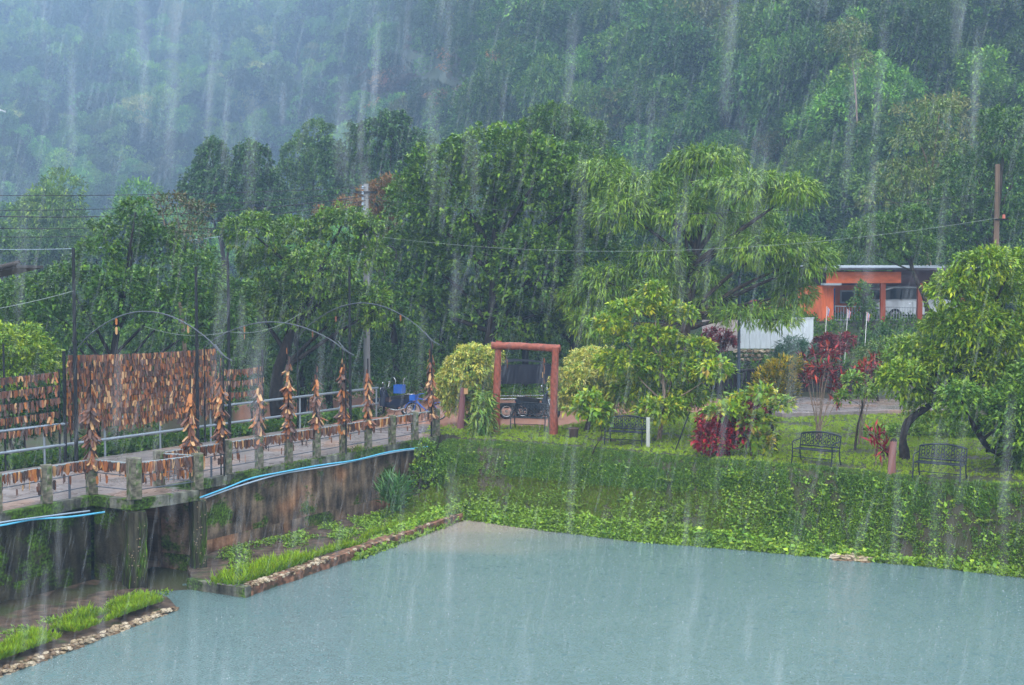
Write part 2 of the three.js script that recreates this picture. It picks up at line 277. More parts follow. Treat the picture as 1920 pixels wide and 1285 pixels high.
// back railing: two grey pipes on thin posts
{
  const o = thing('back_railing', 'grey steel pipe railing on the far side of the walkway', 'railing');
  part('upper_pipe', rod(backAt(-6, DECK + 1.1), backAt(17, DECK + 1.1), 0.045, 10), M.steel, o);
  part('lower_pipe', rod(backAt(-6, DECK + 0.5), backAt(17, DECK + 0.5), 0.045, 10), M.steel, o);
  for (let t = -5.6; t < 17.2; t += 2.25) part('post', rod(backAt(t, DECK - 0.1), backAt(t, DECK + 1.1), 0.035, 8), M.steel, o);
}
{ // blue and grey water pipes fixed to the walls
  const a = thing('water_pipe', 'pair of pale blue pipes along the mossy wall at the frame edge', 'pipe');
  const nrm = V(0.87, 0, 0.49), L = (u, v, d, off) => at(u, v, d).addScaledVector(nrm, off);
  part('blue_pipe', pipe([L(-120, 1004, 30.1, 0.04), L(0, 985, 31.5, 0.06), L(60, 974, 32.5, 0.05), L(130, 969, 33.3, 0.05), L(190, 960, 34.0, 0.1)], 0.024), M.bluePipe, a);
  part('grey_pipe', pipe([L(-120, 1002, 30.1, 0.0), L(0, 980, 31.5, 0.02), L(80, 969, 32.7, 0.02), L(165, 958, 33.9, 0.05)], 0.02), M.greyPipe, a);
  const b = thing('water_pipe', 'long blue and grey pipes looping along the brown streaked wall', 'pipe');
  const q = (t, y, off) => V(lerp(P5[0], R8[0], t), y, lerp(P5[1], R8[1], t)).addScaledVector(nrm, off);
  part('blue_pipe', pipe([q(0.10, 1.45, 0.14), q(0.18, 1.58, 0.17), q(0.26, 1.70, 0.13), q(0.36, 1.72, 0.17), q(0.5, 1.70, 0.14), q(0.62, 1.66, 0.18), q(0.78, 1.70, 0.14), q(0.98, 1.60, 0.12)], 0.024, 60), M.bluePipe, b);
  part('grey_pipe', pipe([q(0.10, 1.39, 0.14), q(0.22, 1.56, 0.16), q(0.36, 1.66, 0.14), q(0.56, 1.62, 0.16), q(0.8, 1.66, 0.14), q(0.98, 1.56, 0.12)], 0.022, 60), M.greyPipe, b);
}

// ---------------------------------------------------------------- wooden tags
const tagGeo = [[0.062, 0.2], [0.05, 0.17], [0.075, 0.22]].map(([w, h]) => {
  const s = new THREE.Shape(); s.moveTo(-w * 0.3, 0); s.lineTo(w * 0.3, 0); s.lineTo(w / 2, -h * 0.16); s.lineTo(w * 0.46, -h * 0.86); s.lineTo(0, -h); s.lineTo(-w * 0.46, -h * 0.86); s.lineTo(-w / 2, -h * 0.16); s.closePath();
  return new THREE.ExtrudeGeometry(s, { depth: 0.009, bevelEnabled: false }).translate(0, 0.01, -0.0045);
});
function tag(parent, p, e, s = 1) { const m = part('wooden_tag', pick(tagGeo), pick(M.tags), parent); m.position.copy(p); m.rotation.copy(e); m.scale.setScalar(s); return m; }
const RAILTURN = -Math.atan2(-0.857, 0.515);
function tagRows(o, t0, t1, rows, gap, limit, off) { // rows of tags hung on cords between two points of the back rail
  const list = [], L = t1 - t0;
  for (const y of rows) {
    const pts = []; for (let k = 0; k <= 8; k++) { const p = backAt(t0 + L * k / 8, y - 0.05 * Math.sin(Math.PI * k / 8) - 0.01 * (rows.length > 6 ? k : 0)); p.x += off * 0.857; p.z += off * 0.515; pts.push(p); }
    const c = new THREE.CatmullRomCurve3(pts); part('cord', pipe(pts, 0.007, 16, 4), M.cord, o);
    for (let t = 0.004; t < 0.998; t += gap / L * rr(0.6, 1.4)) { const p = c.getPoint(t); p.x += rr(-0.05, 0.05); p.z += rr(-0.05, 0.05); p.y -= rr(0, 0.02); list.push([p, new THREE.Euler(rr(-0.25, 0.25), RAILTURN + rr(-1.0, 1.0), rr(-0.3, 0.3)), rr(0.8, 1.15)]); if (rnd() < 0.22) list.push([V(p.x, p.y - rr(0.1, 0.16), p.z), new THREE.Euler(rr(-0.3, 0.3), RAILTURN + rr(-1.2, 1.2), rr(-0.4, 0.4)), rr(0.8, 1.1)]); }
  }
  list.sort((a, b) => b[0].z - a[0].z);
  list.slice(0, limit).forEach((a) => tag(o, ...a));
  const rest = list.slice(limit); if (rest.length) stuff('wooden_tags', tagGeo[0], std({ roughness: 0.5 }), rest.map((a) => mtx(...a)), '', '', rest.map(() => pick(M.tags).color), o);
}
seed(11);
{
  const c = thing('tag_curtain', 'large dense curtain of brown wooden tags under the first arched pipe', 'tag curtain', V(0, 0, 0), 0, 'racks of wooden tags on the back railing');
  const rows = []; for (let k = 0; k < 12; k++) rows.push(4.98 - k * 0.178);
  tagRows(c, 1.95, 8.1, rows, 0.029, 300, 0.06);
  part('frame_post', rod(backAt(1.9, DECK - 0.1), backAt(1.9, 5.1), 0.05, 8), M.darkSteel, c); part('frame_post', rod(backAt(8.15, DECK - 0.1), backAt(8.15, 4.95), 0.05, 8), M.darkSteel, c);
  const l = thing('tag_rack', 'four rows of wooden tags on cords at the frame edge', 'tag rack', V(0, 0, 0), 0, 'racks of wooden tags on the back railing');
  tagRows(l, -3.0, 1.7, [4.52, 4.14, 3.78, 3.4, 3.02], 0.034, 300, 0.05); part('frame_post', rod(backAt(-3.05, DECK - 0.1), backAt(-3.05, 4.6), 0.04, 8), M.darkSteel, l); part('frame_post', rod(backAt(-0.2, DECK - 0.1), backAt(-0.2, 5.4), 0.03, 8), M.darkSteel, l); part('frame_post', rod(backAt(1.7, DECK - 0.1), backAt(1.7, 4.6), 0.03, 8), M.darkSteel, l);
  const r = thing('tag_rack', 'short rack with three rows of tags past the large curtain', 'tag rack', V(0, 0, 0), 0, 'racks of wooden tags on the back railing');
  tagRows(r, 8.4, 10.4, [4.2, 3.82, 3.44], 0.034, 300, 0.05); part('frame_post', rod(backAt(10.45, DECK - 0.1), backAt(10.45, 4.75), 0.04, 8), M.darkSteel, r);
}
const ordinal = ['first', 'second', 'third', 'fourth', 'fifth', 'sixth', 'seventh', 'eighth', 'ninth', 'tenth', 'eleventh'];
{ // garlands along the top rail of the front railing, one for each bay
  const labels = ['tags hung on the rail bay cut by the frame edge', 'tags hung on the bay ending at the bundle left of the sluice corner', 'tags hung on the short bay turning out to the sluice corner', 'thick tags hung on the bay above the dark sluice opening', 'tags on the short return rail behind the sluice balcony', 'tags on the bay just behind the sluice balcony', 'tags on the bay before the long straight run of posts', ...ordinal.slice(0, 8).map((n) => `tags hung on the ${n} bay of the long run towards the gate`)];
  const dens = [0.028, 0.024, 0.022, 0.018, 0.024, 0.024, 0.024, 0.026, 0.026, 0.026, 0.028, 0.034, 0.038, 0.05, 0.2];
  bays.forEach(([a, b], i) => {
    const o = thing('tag_garland', 'brown wooden ' + labels[i], 'tags', V(0, 0, 0), 0, 'wooden tags along the front railing'), L = Math.hypot(b[0] - a[0], b[1] - a[1]), turn = -Math.atan2(b[1] - a[1], b[0] - a[0]);
    for (let t = 0.14; t < L - 0.14; t += dens[i] * rr(0.6, 1.4)) { const p = V(lerp(a[0], b[0], t / L), DECK + 0.86, lerp(a[1], b[1], t / L)); p.x += rr(-0.03, 0.04); p.z += rr(-0.03, 0.04); tag(o, p, new THREE.Euler(rr(-0.25, 0.25), turn + rr(-1.1, 1.1), rr(-0.3, 0.3)), rr(1.0, 1.45)); if (rnd() < (i === 3 ? 0.6 : 0.14)) tag(o, V(p.x, p.y - rr(0.16, 0.42), p.z), new THREE.Euler(rr(-0.1, 0.1), turn + rr(-1, 1), rr(-0.1, 0.1)), rr(0.8, 1.15)); }
  });
}
{ // bundles of tags on slender poles that rise from the railing posts
  const spots = [[P2, 5.1, 0.75, 'bundle of tags on the pole beside the sluice corner'], [[-8.15, -35.55], 4.75, 0.9, 'shaggy bundle of tags on the pole behind the sluice opening'], [[-7.82, -37.62], 5.15, 0.8, 'tall bundle of tags under the end of the first arched pipe'],
    [rightPost(1), 4.8, 0.75, 'bundle of tags on the second pole of the long run'], [rightPost(2), 5.3, 0.8, 'tallest bundle of tags, thin above and fat below'], [rightPost(3), 4.7, 0.65, 'slim bundle of tags between two arched pipes'], [rightPost(4), 5.1, 0.7, 'bundle of tags under the end of the second arched pipe'], [rightPost(5), 4.7, 0.6, 'slim bundle of tags in front of the parked motorbike'], [rightPost(7.75), 5.15, 0.62, 'long thin bundle of tags in front of the blue bicycle']];
  for (const [p, top, fat, label] of spots) {
    const o = thing('tag_bundle', label, 'tag bundle', V(p[0], DECK, p[1]), rr(0, 6), 'bundles of wooden tags on poles'); const H = top - DECK;
    part('pole', rod(V(0, 0.006, 0), V(0, H, 0), 0.022), M.darkSteel, o);
    for (let k = 0; k < 3; k++) tag(o, V(rr(-0.03, 0.03), H - 0.1 - k * 0.24, rr(-0.03, 0.03)), new THREE.Euler(rr(-0.1, 0.1), rr(0, 6), rr(-0.1, 0.1)), 1.1);
    for (let y = H - 0.5, tier = 0; y > 0.75; y -= rr(0.1, 0.15), tier++) {
      const f = smooth(H - y, 0.3, H * 0.62) * (0.35 + 0.65 * fat), swell = clamp(0.5 + 0.4 * Math.sin(tier * 1.35 + p[0] * 3) + rr(-0.2, 0.25), 0.08, 1.1), n = Math.round(3 + 24 * f * swell);
      for (let k = 0; k < n; k++) { const a = rr(0, 6.28), r = 0.03 + 0.09 * f * swell, tilt = rr(0.3, 1.2) * (0.35 + 0.65 * swell); const e = new THREE.Euler(tilt * -1, a, rr(-0.15, 0.15), 'YXZ'); tag(o, V(Math.sin(a) * r, y + rr(-0.03, 0.03), Math.cos(a) * r), e, rr(1.0, 1.4)); }
    }
  }
}
{ // arched pipes across the walkway, and the poles of the back railing
  const arch = (front, yf, peak, label) => {
    const f = V(front[0], yf, front[1]), b = V(front[0] - 0.857 * 5.7, yf - 0.05, front[1] - 0.515 * 5.7), o = thing('arched_pipe', label, 'arched pipe', V(0, 0, 0), 0, 'arched pipes over the walkway');
    const pts = []; for (let k = 0; k <= 12; k++) { const t = k / 12, p = f.clone().lerp(b, t); p.y += (peak - yf) * Math.pow(Math.sin(Math.PI * t), 0.8); pts.push(p); }
    part('pipe', pipe(pts, 0.017, 60, 8), M.pvc, o); part('support', rod(V(b.x, DECK - 0.3, b.z), b, 0.03), M.darkSteel, o); part('support', rod(V(f.x, DECK, f.z), f, 0.024), M.darkSteel, o);
    part('brace', pipe([f.clone().add(V(-0.25, 0.3, -0.15)), f.clone().add(V(0.05, 0.0, 0.05)), f.clone().add(V(0.28, -0.12, 0.16))], 0.018, 10), M.pvc, o);
    for (const t of [0.22, 0.7]) { const p = f.clone().lerp(b, t); p.y += (peak - yf) * Math.pow(Math.sin(Math.PI * t), 0.8) - 0.02; tag(o, p, new THREE.Euler(0, rr(0, 3), 0)); if (t > 0.5) tag(o, V(p.x, p.y - 0.25, p.z), new THREE.Euler(0, rr(0, 3), 0)); }
  };
  arch([-7.72, -37.55], 5.12, 6.3, 'bent grey pipe arching over the large tag curtain');
  arch([-5.0, -42.2], 5.0, 5.85, 'low bent grey pipe arching over the middle of the walkway');
  arch([-2.66, -46.5], 5.1, 6.35, 'bent grey pipe arching over the walkway end nearest the gate');
  const poles = [[137, 40.2, 465], [367, 44.6, 500], [427, 46.2, 485], [655, 51.2, 500]], say = ['tall dark pole at the start of the large tag curtain', 'thin dark pole rising behind the large tag curtain', 'tall dark pole past the end of the large tag curtain', 'dark pole behind the walkway near the parked motorbike'];
  poles.forEach(([u, d, v], i) => { const p = at(u, v, d), o = thing('dark_pole', say[i], 'pole', V(p.x, DECK - 0.35, p.z), 0, 'dark poles behind the walkway'); part('shaft', new THREE.CylinderGeometry(0.045, 0.06, p.y - DECK + 0.35, 10).translate(0, (p.y - DECK + 0.35) / 2, 0), M.darkSteel, o); part('collar', new THREE.CylinderGeometry(0.075, 0.075, 0.1, 10).translate(0, (p.y - DECK) * 0.62, 0), M.darkSteel, o); });
}

// ---------------------------------------------------------------- ledges with curb stones
const stoneGeo = [1, 2, 3, 4].map((k) => { const g = new THREE.IcosahedronGeometry(1, 1), p = g.attributes.position; for (let i = 0; i < p.count; i++) { const v = V(p.getX(i), p.getY(i), p.getZ(i)), s = 1 + 0.55 * perlin.noise(v.x * 1.3 + k * 9, v.y * 1.3, v.z * 1.3 + k); p.setXYZ(i, v.x * s, clamp(v.y * s, -0.62, 0.66), v.z * s); } g.computeVertexNormals(); return g; });
function stones(o, a, b, gap, rows, size, y) {
  const L = Math.hypot(b[0] - a[0], b[1] - a[1]), dx = (b[0] - a[0]) / L, dz = (b[1] - a[1]) / L;
  for (let r = 0; r < rows; r++) for (let t = 0; t < L; t += gap * rr(0.75, 1.25)) { const off = -r * 0.17 + rr(-0.03, 0.03), s = size * rr(0.75, 1.2), m = part('stone', pick(stoneGeo), pick(M.stones), o); m.position.set(a[0] + dx * t - dz * off * 0.9, y + rr(-0.03, 0.03), a[1] + dz * t + dx * off * 0.9); m.rotation.set(rr(-0.2, 0.2), -Math.atan2(dz, dx) + rr(-0.3, 0.3), rr(-0.2, 0.2)); m.scale.set(s * rr(1, 1.35), s * 0.75, s); }
}
seed(21);
const C0 = [-6.19, -32.71], C1 = [-1.55, -42.9], A0 = [-7.7, -33.6], LC0 = [-9.63, -26.16], LC1 = [-7.55, -31.4];
{
  const o = struct('grass_ledge', slab([A0, C0, C1, [-2.6, -46.4], [-7.9, -37.2], [-8.2, -35.2]], LEDGE, 0.9), M.soil, 'earth ledge between the brown wall and the pond');
  void o;
  const c = thing('stone_curb', 'long row of pale curb stones edging the pond below the brown wall', 'curb');
  {
    const d = V(C1[0] - C0[0], 0, C1[1] - C0[1]), L = d.length(), g = new THREE.BoxGeometry(L, 0.42, 0.34, 70, 4, 5), p = g.attributes.position, uv = g.attributes.uv;
    for (let i = 0; i < p.count; i++) { const x = p.getX(i), y = p.getY(i), z = p.getZ(i), k = fbm(x * 1.6, y * 3, z * 3 + 4, 4); p.setXYZ(i, x, y + k * 0.07, z + k * 0.13 * Math.sign(z)); uv.setXY(i, x * 0.6, y * 0.6 + z * 0.6); }
    g.computeVertexNormals(); part('kerb', g.translate(L / 2, -0.185, -0.14).rotateY(-Math.atan2(d.z, d.x)).translate(C0[0], LEDGE, C0[1]), M.kerb, c);
    stones(c, [C0[0] - 0.02, C0[1]], [lerp(C0[0], C1[0], 0.34) - 0.02, lerp(C0[1], C1[1], 0.34)], 0.17, 2, 0.07, LEDGE + 0.02); stones(c, [lerp(C0[0], C1[0], 0.4), lerp(C0[1], C1[1], 0.4)], [lerp(C0[0], C1[0], 0.97), lerp(C0[1], C1[1], 0.97)], 0.5, 1, 0.06, LEDGE + 0.02);
  }
  const f = thing('ledge_footing', 'low concrete footing at the corner of the grassy ledge', 'footing');
  const d = V(C0[0] - A0[0], 0, C0[1] - A0[1]); part('footing', block(d.length() + 0.1, 0.5, 0.22, 0.02).translate(d.length() / 2, 0, 0.05).rotateY(-Math.atan2(d.z, d.x)).translate(A0[0], LEDGE - 0.2, A0[1]), M.slabEdge, f);
  struct('grass_ledge', slab([[-11.9, -22], [-9.6 - 1.5, -22], LC0, LC1, [-8.0, -32.4], [-8.9, -33.5], P2, PA], LEDGE - 0.15, 0.9), M.soil, 'earth ledge under the mossy wall in the near corner');
  const c2 = thing('stone_curb', 'rubble of pale stones edging the near corner of the pond', 'curb');
  stones(c2, [-10.3, -24.4], LC1, 0.15, 2, 0.066, LEDGE - 0.15); stones(c2, [-10.3, -24.4], LC1, 0.18, 1, 0.09, LEDGE - 0.22);
  const r = thing('stone_slab', 'flat pale stone slab at the water edge of the far bank', 'stone slab', V(9.0, WATER - 0.1, -37.0), -0.4);
  for (let k = 0; k < 5; k++) { const m = part('flat_stone', stoneGeo[k % 4], M.stones[k % 2 ? 3 : 0], r); m.position.set(-0.4 + k * 0.2, 0.17 + rr(-0.02, 0.03), rr(-0.06, 0.06)); m.scale.set(rr(0.15, 0.22), rr(0.07, 0.1), rr(0.17, 0.24)); m.rotation.set(rr(-0.1, 0.1), rr(-0.4, 0.4), rr(-0.1, 0.1)); }
  for (let k = 0; k < 3; k++) { const m = part('stone', pick(stoneGeo), M.stones[2], r); m.position.set(rr(-0.5, 0.5), 0.06, rr(0.18, 0.26)); m.scale.set(0.16, 0.1, 0.12); }
}
console.log('structure done');

// ---------------------------------------------------------------- foliage
class Leaves { // many small folded leaves in one geometry
  constructor() { this.P = []; this.N = []; this.C = []; this.I = []; }
  leaf(p, dir, side, len, wid, fold, c) {
    const n = V().crossVectors(side, dir).normalize(), i = this.P.length / 3, up = wid * fold;
    const m = 0.42, q = [p, V(p.x + dir.x * len * m - side.x * wid / 2 + n.x * up, p.y + dir.y * len * m - side.y * wid / 2 + n.y * up, p.z + dir.z * len * m - side.z * wid / 2 + n.z * up), V(p.x + dir.x * len - n.x * len * 0.1, p.y + dir.y * len - n.y * len * 0.1 - len * 0.06, p.z + dir.z * len - n.z * len * 0.1), V(p.x + dir.x * len * m + side.x * wid / 2 + n.x * up, p.y + dir.y * len * m + side.y * wid / 2 + n.y * up, p.z + dir.z * len * m + side.z * wid / 2 + n.z * up)];
    for (const v of q) { this.P.push(v.x, v.y, v.z); this.N.push(n.x, n.y, n.z); this.C.push(c[0], c[1], c[2]); }
    this.I.push(i, i + 2, i + 1, i, i + 3, i + 2);
  }
  tuft(p, out, n, len, wid, spread, droop, colors, fold = 0.18) {
    const tone = rr(0.82, 1.18), base = pick(colors);
    for (let k = 0; k < n; k++) {
      const d = V(out.x + rr(-spread, spread), out.y + rr(-spread, spread) - droop, out.z + rr(-spread, spread)).normalize();
      const s = V().crossVectors(d, V(rr(-0.5, 0.5), 1, rr(-0.5, 0.5))).normalize(); if (s.lengthSq() < 0.1) continue;
      const L = len * rr(0.7, 1.25), j = rr(0.85, 1.15) * tone, c = rnd() < 0.8 ? base : pick(colors);
      const sg = len * 0.55; this.leaf(V(p.x + rr(-sg, sg), p.y + rr(-sg, sg), p.z + rr(-sg, sg)), d, s, L, wid * rr(0.75, 1.2), fold, [c[0] * j * rr(0.92, 1.08), c[1] * j, c[2] * j * rr(0.9, 1.1)]);
    }
  }
  build() {
    const g = new THREE.BufferGeometry(); g.setAttribute('position', new THREE.Float32BufferAttribute(this.P, 3)); g.setAttribute('normal', new THREE.Float32BufferAttribute(this.N, 3)); g.setAttribute('color', new THREE.Float32BufferAttribute(this.C, 3)); g.setIndex(this.I); return g;
  }
}
// leaves over a set of lobes [x, y, z, rx, ry, rz]; the tufts sit on broken shells so that the lobes shade one another
function crownOf(lobes, o) {
  const L = new Leaves(), area = lobes.map((l) => l[3] * l[4]), sum = area.reduce((a, b) => a + b, 0), per = o.per ?? 9;
  lobes.forEach((l, li) => {
    const n = Math.max(4, Math.round(o.leaves * area[li] / sum / per));
    for (let k = 0; k < n; k++) {
      let d; do { d = V(rr(-1, 1), rr(-1, 1), rr(-1, 1)); } while (d.lengthSq() > 1 || d.lengthSq() < 0.02); d.normalize();
      if (d.y < -0.35 && rnd() < 0.6) d.y *= -1;
      const nz = perlin.noise(d.x * 1.9 + l[0] * 1.7, d.y * 1.9 + l[1], d.z * 1.9 + l[2] * 1.3), hole = perlin.noise(d.x * 3.4 + l[0], d.y * 3.4 + l[2], d.z * 3.4 + li * 3.1);
      if (hole < (o.gaps ?? -0.18)) continue;
      const r = (0.80 + 0.20 * Math.sqrt(rnd())) * (1 + 0.42 * nz) * (rnd() < 0.16 ? rr(0.4, 0.85) : 1);
      const p = V(l[0] + d.x * l[3] * r, l[1] + d.y * l[4] * r, l[2] + d.z * l[5] * r);
      L.tuft(p, V(d.x * 0.8, d.y * 0.6 + 0.25, d.z * 0.8), per, o.len, o.wid, o.spread ?? 0.75, o.droop ?? 0.25, o.colors, o.fold);
    }
  });
  return L.build();
}
const G = { // leaf colours, as the leaves are
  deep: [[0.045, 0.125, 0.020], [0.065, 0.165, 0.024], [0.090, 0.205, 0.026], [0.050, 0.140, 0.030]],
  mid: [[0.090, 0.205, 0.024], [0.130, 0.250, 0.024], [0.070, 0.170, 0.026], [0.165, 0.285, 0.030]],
  fresh: [[0.175, 0.315, 0.024], [0.225, 0.365, 0.028], [0.130, 0.265, 0.024], [0.275, 0.395, 0.030]],
  lime: [[0.320, 0.440, 0.022], [0.400, 0.485, 0.024], [0.245, 0.385, 0.024], [0.500, 0.500, 0.026]],
  olive: [[0.09, 0.15, 0.03], [0.12, 0.18, 0.035], [0.06, 0.11, 0.03]],
  variegated: [[0.68, 0.62, 0.10], [0.54, 0.57, 0.10], [0.30, 0.42, 0.07], [0.24, 0.36, 0.06], [0.70, 0.64, 0.18]],
  red: [[0.27, 0.012, 0.026], [0.36, 0.016, 0.03], [0.15, 0.010, 0.022], [0.42, 0.03, 0.04]],
  croton: [[0.52, 0.38, 0.015], [0.20, 0.21, 0.02], [0.08, 0.13, 0.02], [0.38, 0.29, 0.015]],
  rust: [[0.30, 0.15, 0.06], [0.24, 0.14, 0.05], [0.18, 0.16, 0.05], [0.34, 0.19, 0.08]],
  pale: [[0.19, 0.25, 0.05], [0.24, 0.28, 0.07], [0.14, 0.21, 0.045]],
};
// a tree or shrub surveyed as lobes [u, v, ru, rv(, metres behind the trunk)] at a distance
function plant(name, label, category, D, base, sighted, o) {
  o = { ...o, leaves: o.leaves * (o.leaves > 3000 ? 4.2 : 2.6), len: o.len * (o.leaves > 3000 ? 0.62 : 0.75), wid: o.wid * (o.leaves > 3000 ? 0.66 : 0.75) };
  seed(o.seed ?? Math.round(base[0] * 7 + D * 3));
  const k = D / FOCAL, foot = at(base[0], 600, D + (o.back ?? 0)); foot.y = (o.ground ?? height(foot.x, foot.z)) - 0.06;
  const t = thing(name, label, category, foot, 0, o.group);
  const lobes = sighted.map(([u, v, ru, rv, back]) => { const dz = back ?? rr(-0.5, 0.5) * (o.deep ?? 2.2) * Math.min(1.2, ru * k), c = at(u, v, D + dz); return [c.x - foot.x, c.y - foot.y, c.z - foot.z, ru * k, rv * k, (ru + rv) * 0.5 * k * (o.round ?? 1)]; });
  const tops = lobes.map((l) => l[1]), H = Math.max(...tops), r0 = o.trunk ?? 0.18, fork = o.fork ?? 0.4, bend = o.bend ?? [rr(-0.4, 0.4), rr(-0.3, 0.3)];
  const apex = lobes.reduce((a, b) => (b[1] > a[1] ? b : a)), mid = V(lerp(0, apex[0], 0.35) + bend[0], H * fork, lerp(0, apex[2], 0.35) + bend[1]);
  if (!o.noTrunk) {
    part('trunk', limb([V(0, 0, 0), V(bend[0] * 0.4, H * fork * 0.5, bend[1] * 0.4), mid, V(apex[0], apex[1], apex[2])], [r0 * 1.25, r0 * 0.95, r0 * 0.75, r0 * 0.15], 9, 0.35), o.bark ?? M.bark, t);
    for (const l of lobes) { if (l === apex) continue; const s = V(mid.x, mid.y * rr(0.75, 1.0), mid.z).lerp(V(apex[0], apex[1], apex[2]), clamp((l[1] - mid.y) / (H - mid.y + 0.01) - 0.35, 0, 0.8) * 0.9), e = V(l[0], l[1], l[2]); part('branch', limb([s, s.clone().lerp(e, 0.5).add(V(rr(-0.2, 0.2), rr(0.0, 0.25) * l[4], rr(-0.2, 0.2))), e], [r0 * 0.42, r0 * 0.27, r0 * 0.1], 5, 0.3), o.bark ?? M.bark, t); }
  }
  part('crown', crownOf(lobes, o), o.mat ?? M.leaf, t);
  return t;
}
// --- trees behind the pond
plant('broadleaf_tree', 'huge dense dark green tree rising behind the red log gate', 'tree', 61, [906, 690], [[930, 290, 85, 55], [835, 325, 75, 52], [1010, 330, 75, 60], [775, 390, 55, 60], [885, 390, 95, 70], [1000, 410, 95, 70], [1085, 380, 60, 70], [775, 480, 62, 60], [890, 490, 95, 75], [1010, 500, 90, 70], [1095, 470, 70, 65], [780, 570, 55, 48], [870, 590, 75, 52], [975, 590, 80, 50], [1075, 570, 60, 48]], { leaves: 19000, len: 0.34, wid: 0.19, colors: G.mid.concat(G.deep.slice(2, 3), G.fresh.slice(0, 3)), trunk: 0.3, fork: 0.3, droop: 0.2, bark: M.darkBark, per: 9, gaps: -0.22 });
plant('broadleaf_tree', 'dark leafy tree with forked trunks between gate and young tree', 'tree', 63, [1072, 690], [[1060, 540, 60, 60], [1110, 600, 60, 40], [1020, 600, 50, 40], [1000, 560, 50, 40]], { leaves: 4200, len: 0.32, wid: 0.17, colors: G.deep, trunk: 0.24, fork: 0.45, droop: 0.35, bark: M.darkBark });
plant('broadleaf_tree', 'hazy tree top peeking over the huge dark green tree', 'tree', 78, [1050, 600], [[1040, 235, 50, 36], [1095, 265, 45, 36], [1000, 260, 40, 40], [1060, 310, 70, 40], [1130, 330, 50, 40]], { leaves: 5200, len: 0.34, wid: 0.16, colors: G.mid, trunk: 0.22, ground: 1.6 });
plant('drooping_leaf_tree', 'wide spreading tree with long drooping pale green leaves', 'tree', 57, [1287, 700], [[1335, 300, 62, 24], [1282, 312, 34, 26], [1130, 330, 60, 30], [1205, 352, 66, 26], [1400, 356, 88, 28], [1488, 362, 50, 26], [1165, 396, 62, 32], [1290, 404, 76, 32], [1400, 416, 60, 26], [1430, 470, 82, 30], [1506, 486, 50, 36], [1545, 486, 26, 22], [1232, 490, 55, 30], [1140, 530, 60, 32], [1105, 565, 58, 36], [1310, 520, 46, 18], [1120, 610, 50, 30], [1400, 592, 62, 15, -1.5], [1462, 600, 40, 12, -1.5], [1488, 550, 38, 36], [1235, 545, 50, 22], [1330, 560, 40, 16]], { leaves: 15000, per: 10, len: 0.48, wid: 0.085, spread: 0.7, droop: 0.75, colors: G.fresh.concat(G.lime.slice(2, 3), G.mid.slice(1, 2)), trunk: 0.3, fork: 0.42, bend: [-0.3, 0], fold: 0.1, gaps: -0.1, deep: 3 });
plant('roadside_tree', 'open leafy tree with broad leaves behind the four rows of tags', 'tree', 49, [180, 700], [[180, 490, 50, 42], [128, 540, 62, 46], [55, 560, 66, 42], [245, 430, 46, 34], [255, 392, 32, 18], [190, 428, 20, 20], [300, 470, 62, 46], [372, 520, 50, 52], [235, 555, 72, 50], [330, 580, 72, 55], [420, 580, 56, 58], [120, 610, 75, 46], [15, 620, 60, 55], [420, 640, 50, 40]], { leaves: 11500, len: 0.24, wid: 0.13, colors: G.mid.concat(G.deep.slice(1, 3)), trunk: 0.17, fork: 0.35, gaps: -0.06, per: 8, bark: M.darkBark, ground: 0.3 });
plant('twiggy_tree', 'thin twiggy tree with sparse reddish leaves behind the tag curtain', 'tree', 51, [345, 700], [[330, 390, 36, 26], [375, 400, 26, 20], [300, 380, 20, 16], [350, 440, 40, 26]], { leaves: 700, per: 4, len: 0.2, wid: 0.1, colors: [[0.12, 0.11, 0.04], [0.09, 0.16, 0.04], [0.15, 0.12, 0.05]], trunk: 0.09, fork: 0.6, bark: M.paleBark, ground: 0.3 });
plant('leaning_tree', 'yellow green tree with a leaning dark trunk behind the walkway', 'tree', 54, [528, 745], [[470, 436, 56, 34], [558, 446, 60, 38], [640, 424, 56, 36], [690, 428, 28, 22], [500, 500, 58, 38], [600, 510, 66, 44], [688, 490, 46, 46], [560, 575, 62, 42], [655, 580, 56, 48], [480, 575, 46, 42], [705, 580, 34, 46]], { leaves: 12500, len: 0.26, wid: 0.12, colors: G.fresh.slice(0, 3).concat(G.mid.slice(1, 4), [[0.19, 0.27, 0.04]]), trunk: 0.26, fork: 0.45, bend: [-0.6, 0.2], droop: 0.4, bark: M.darkBark, gaps: -0.1, ground: 1.0 });
plant('leafy_bush', 'yellow green bush at the frame edge above the rows of tags', 'bush', 44, [30, 720], [[20, 645, 62, 32], [70, 665, 42, 30], [-30, 660, 50, 40], [25, 690, 70, 40], [90, 700, 40, 30]], { leaves: 3600, len: 0.22, wid: 0.1, colors: G.lime.slice(0, 3).concat(G.fresh), trunk: 0.06, ground: 0.5 });
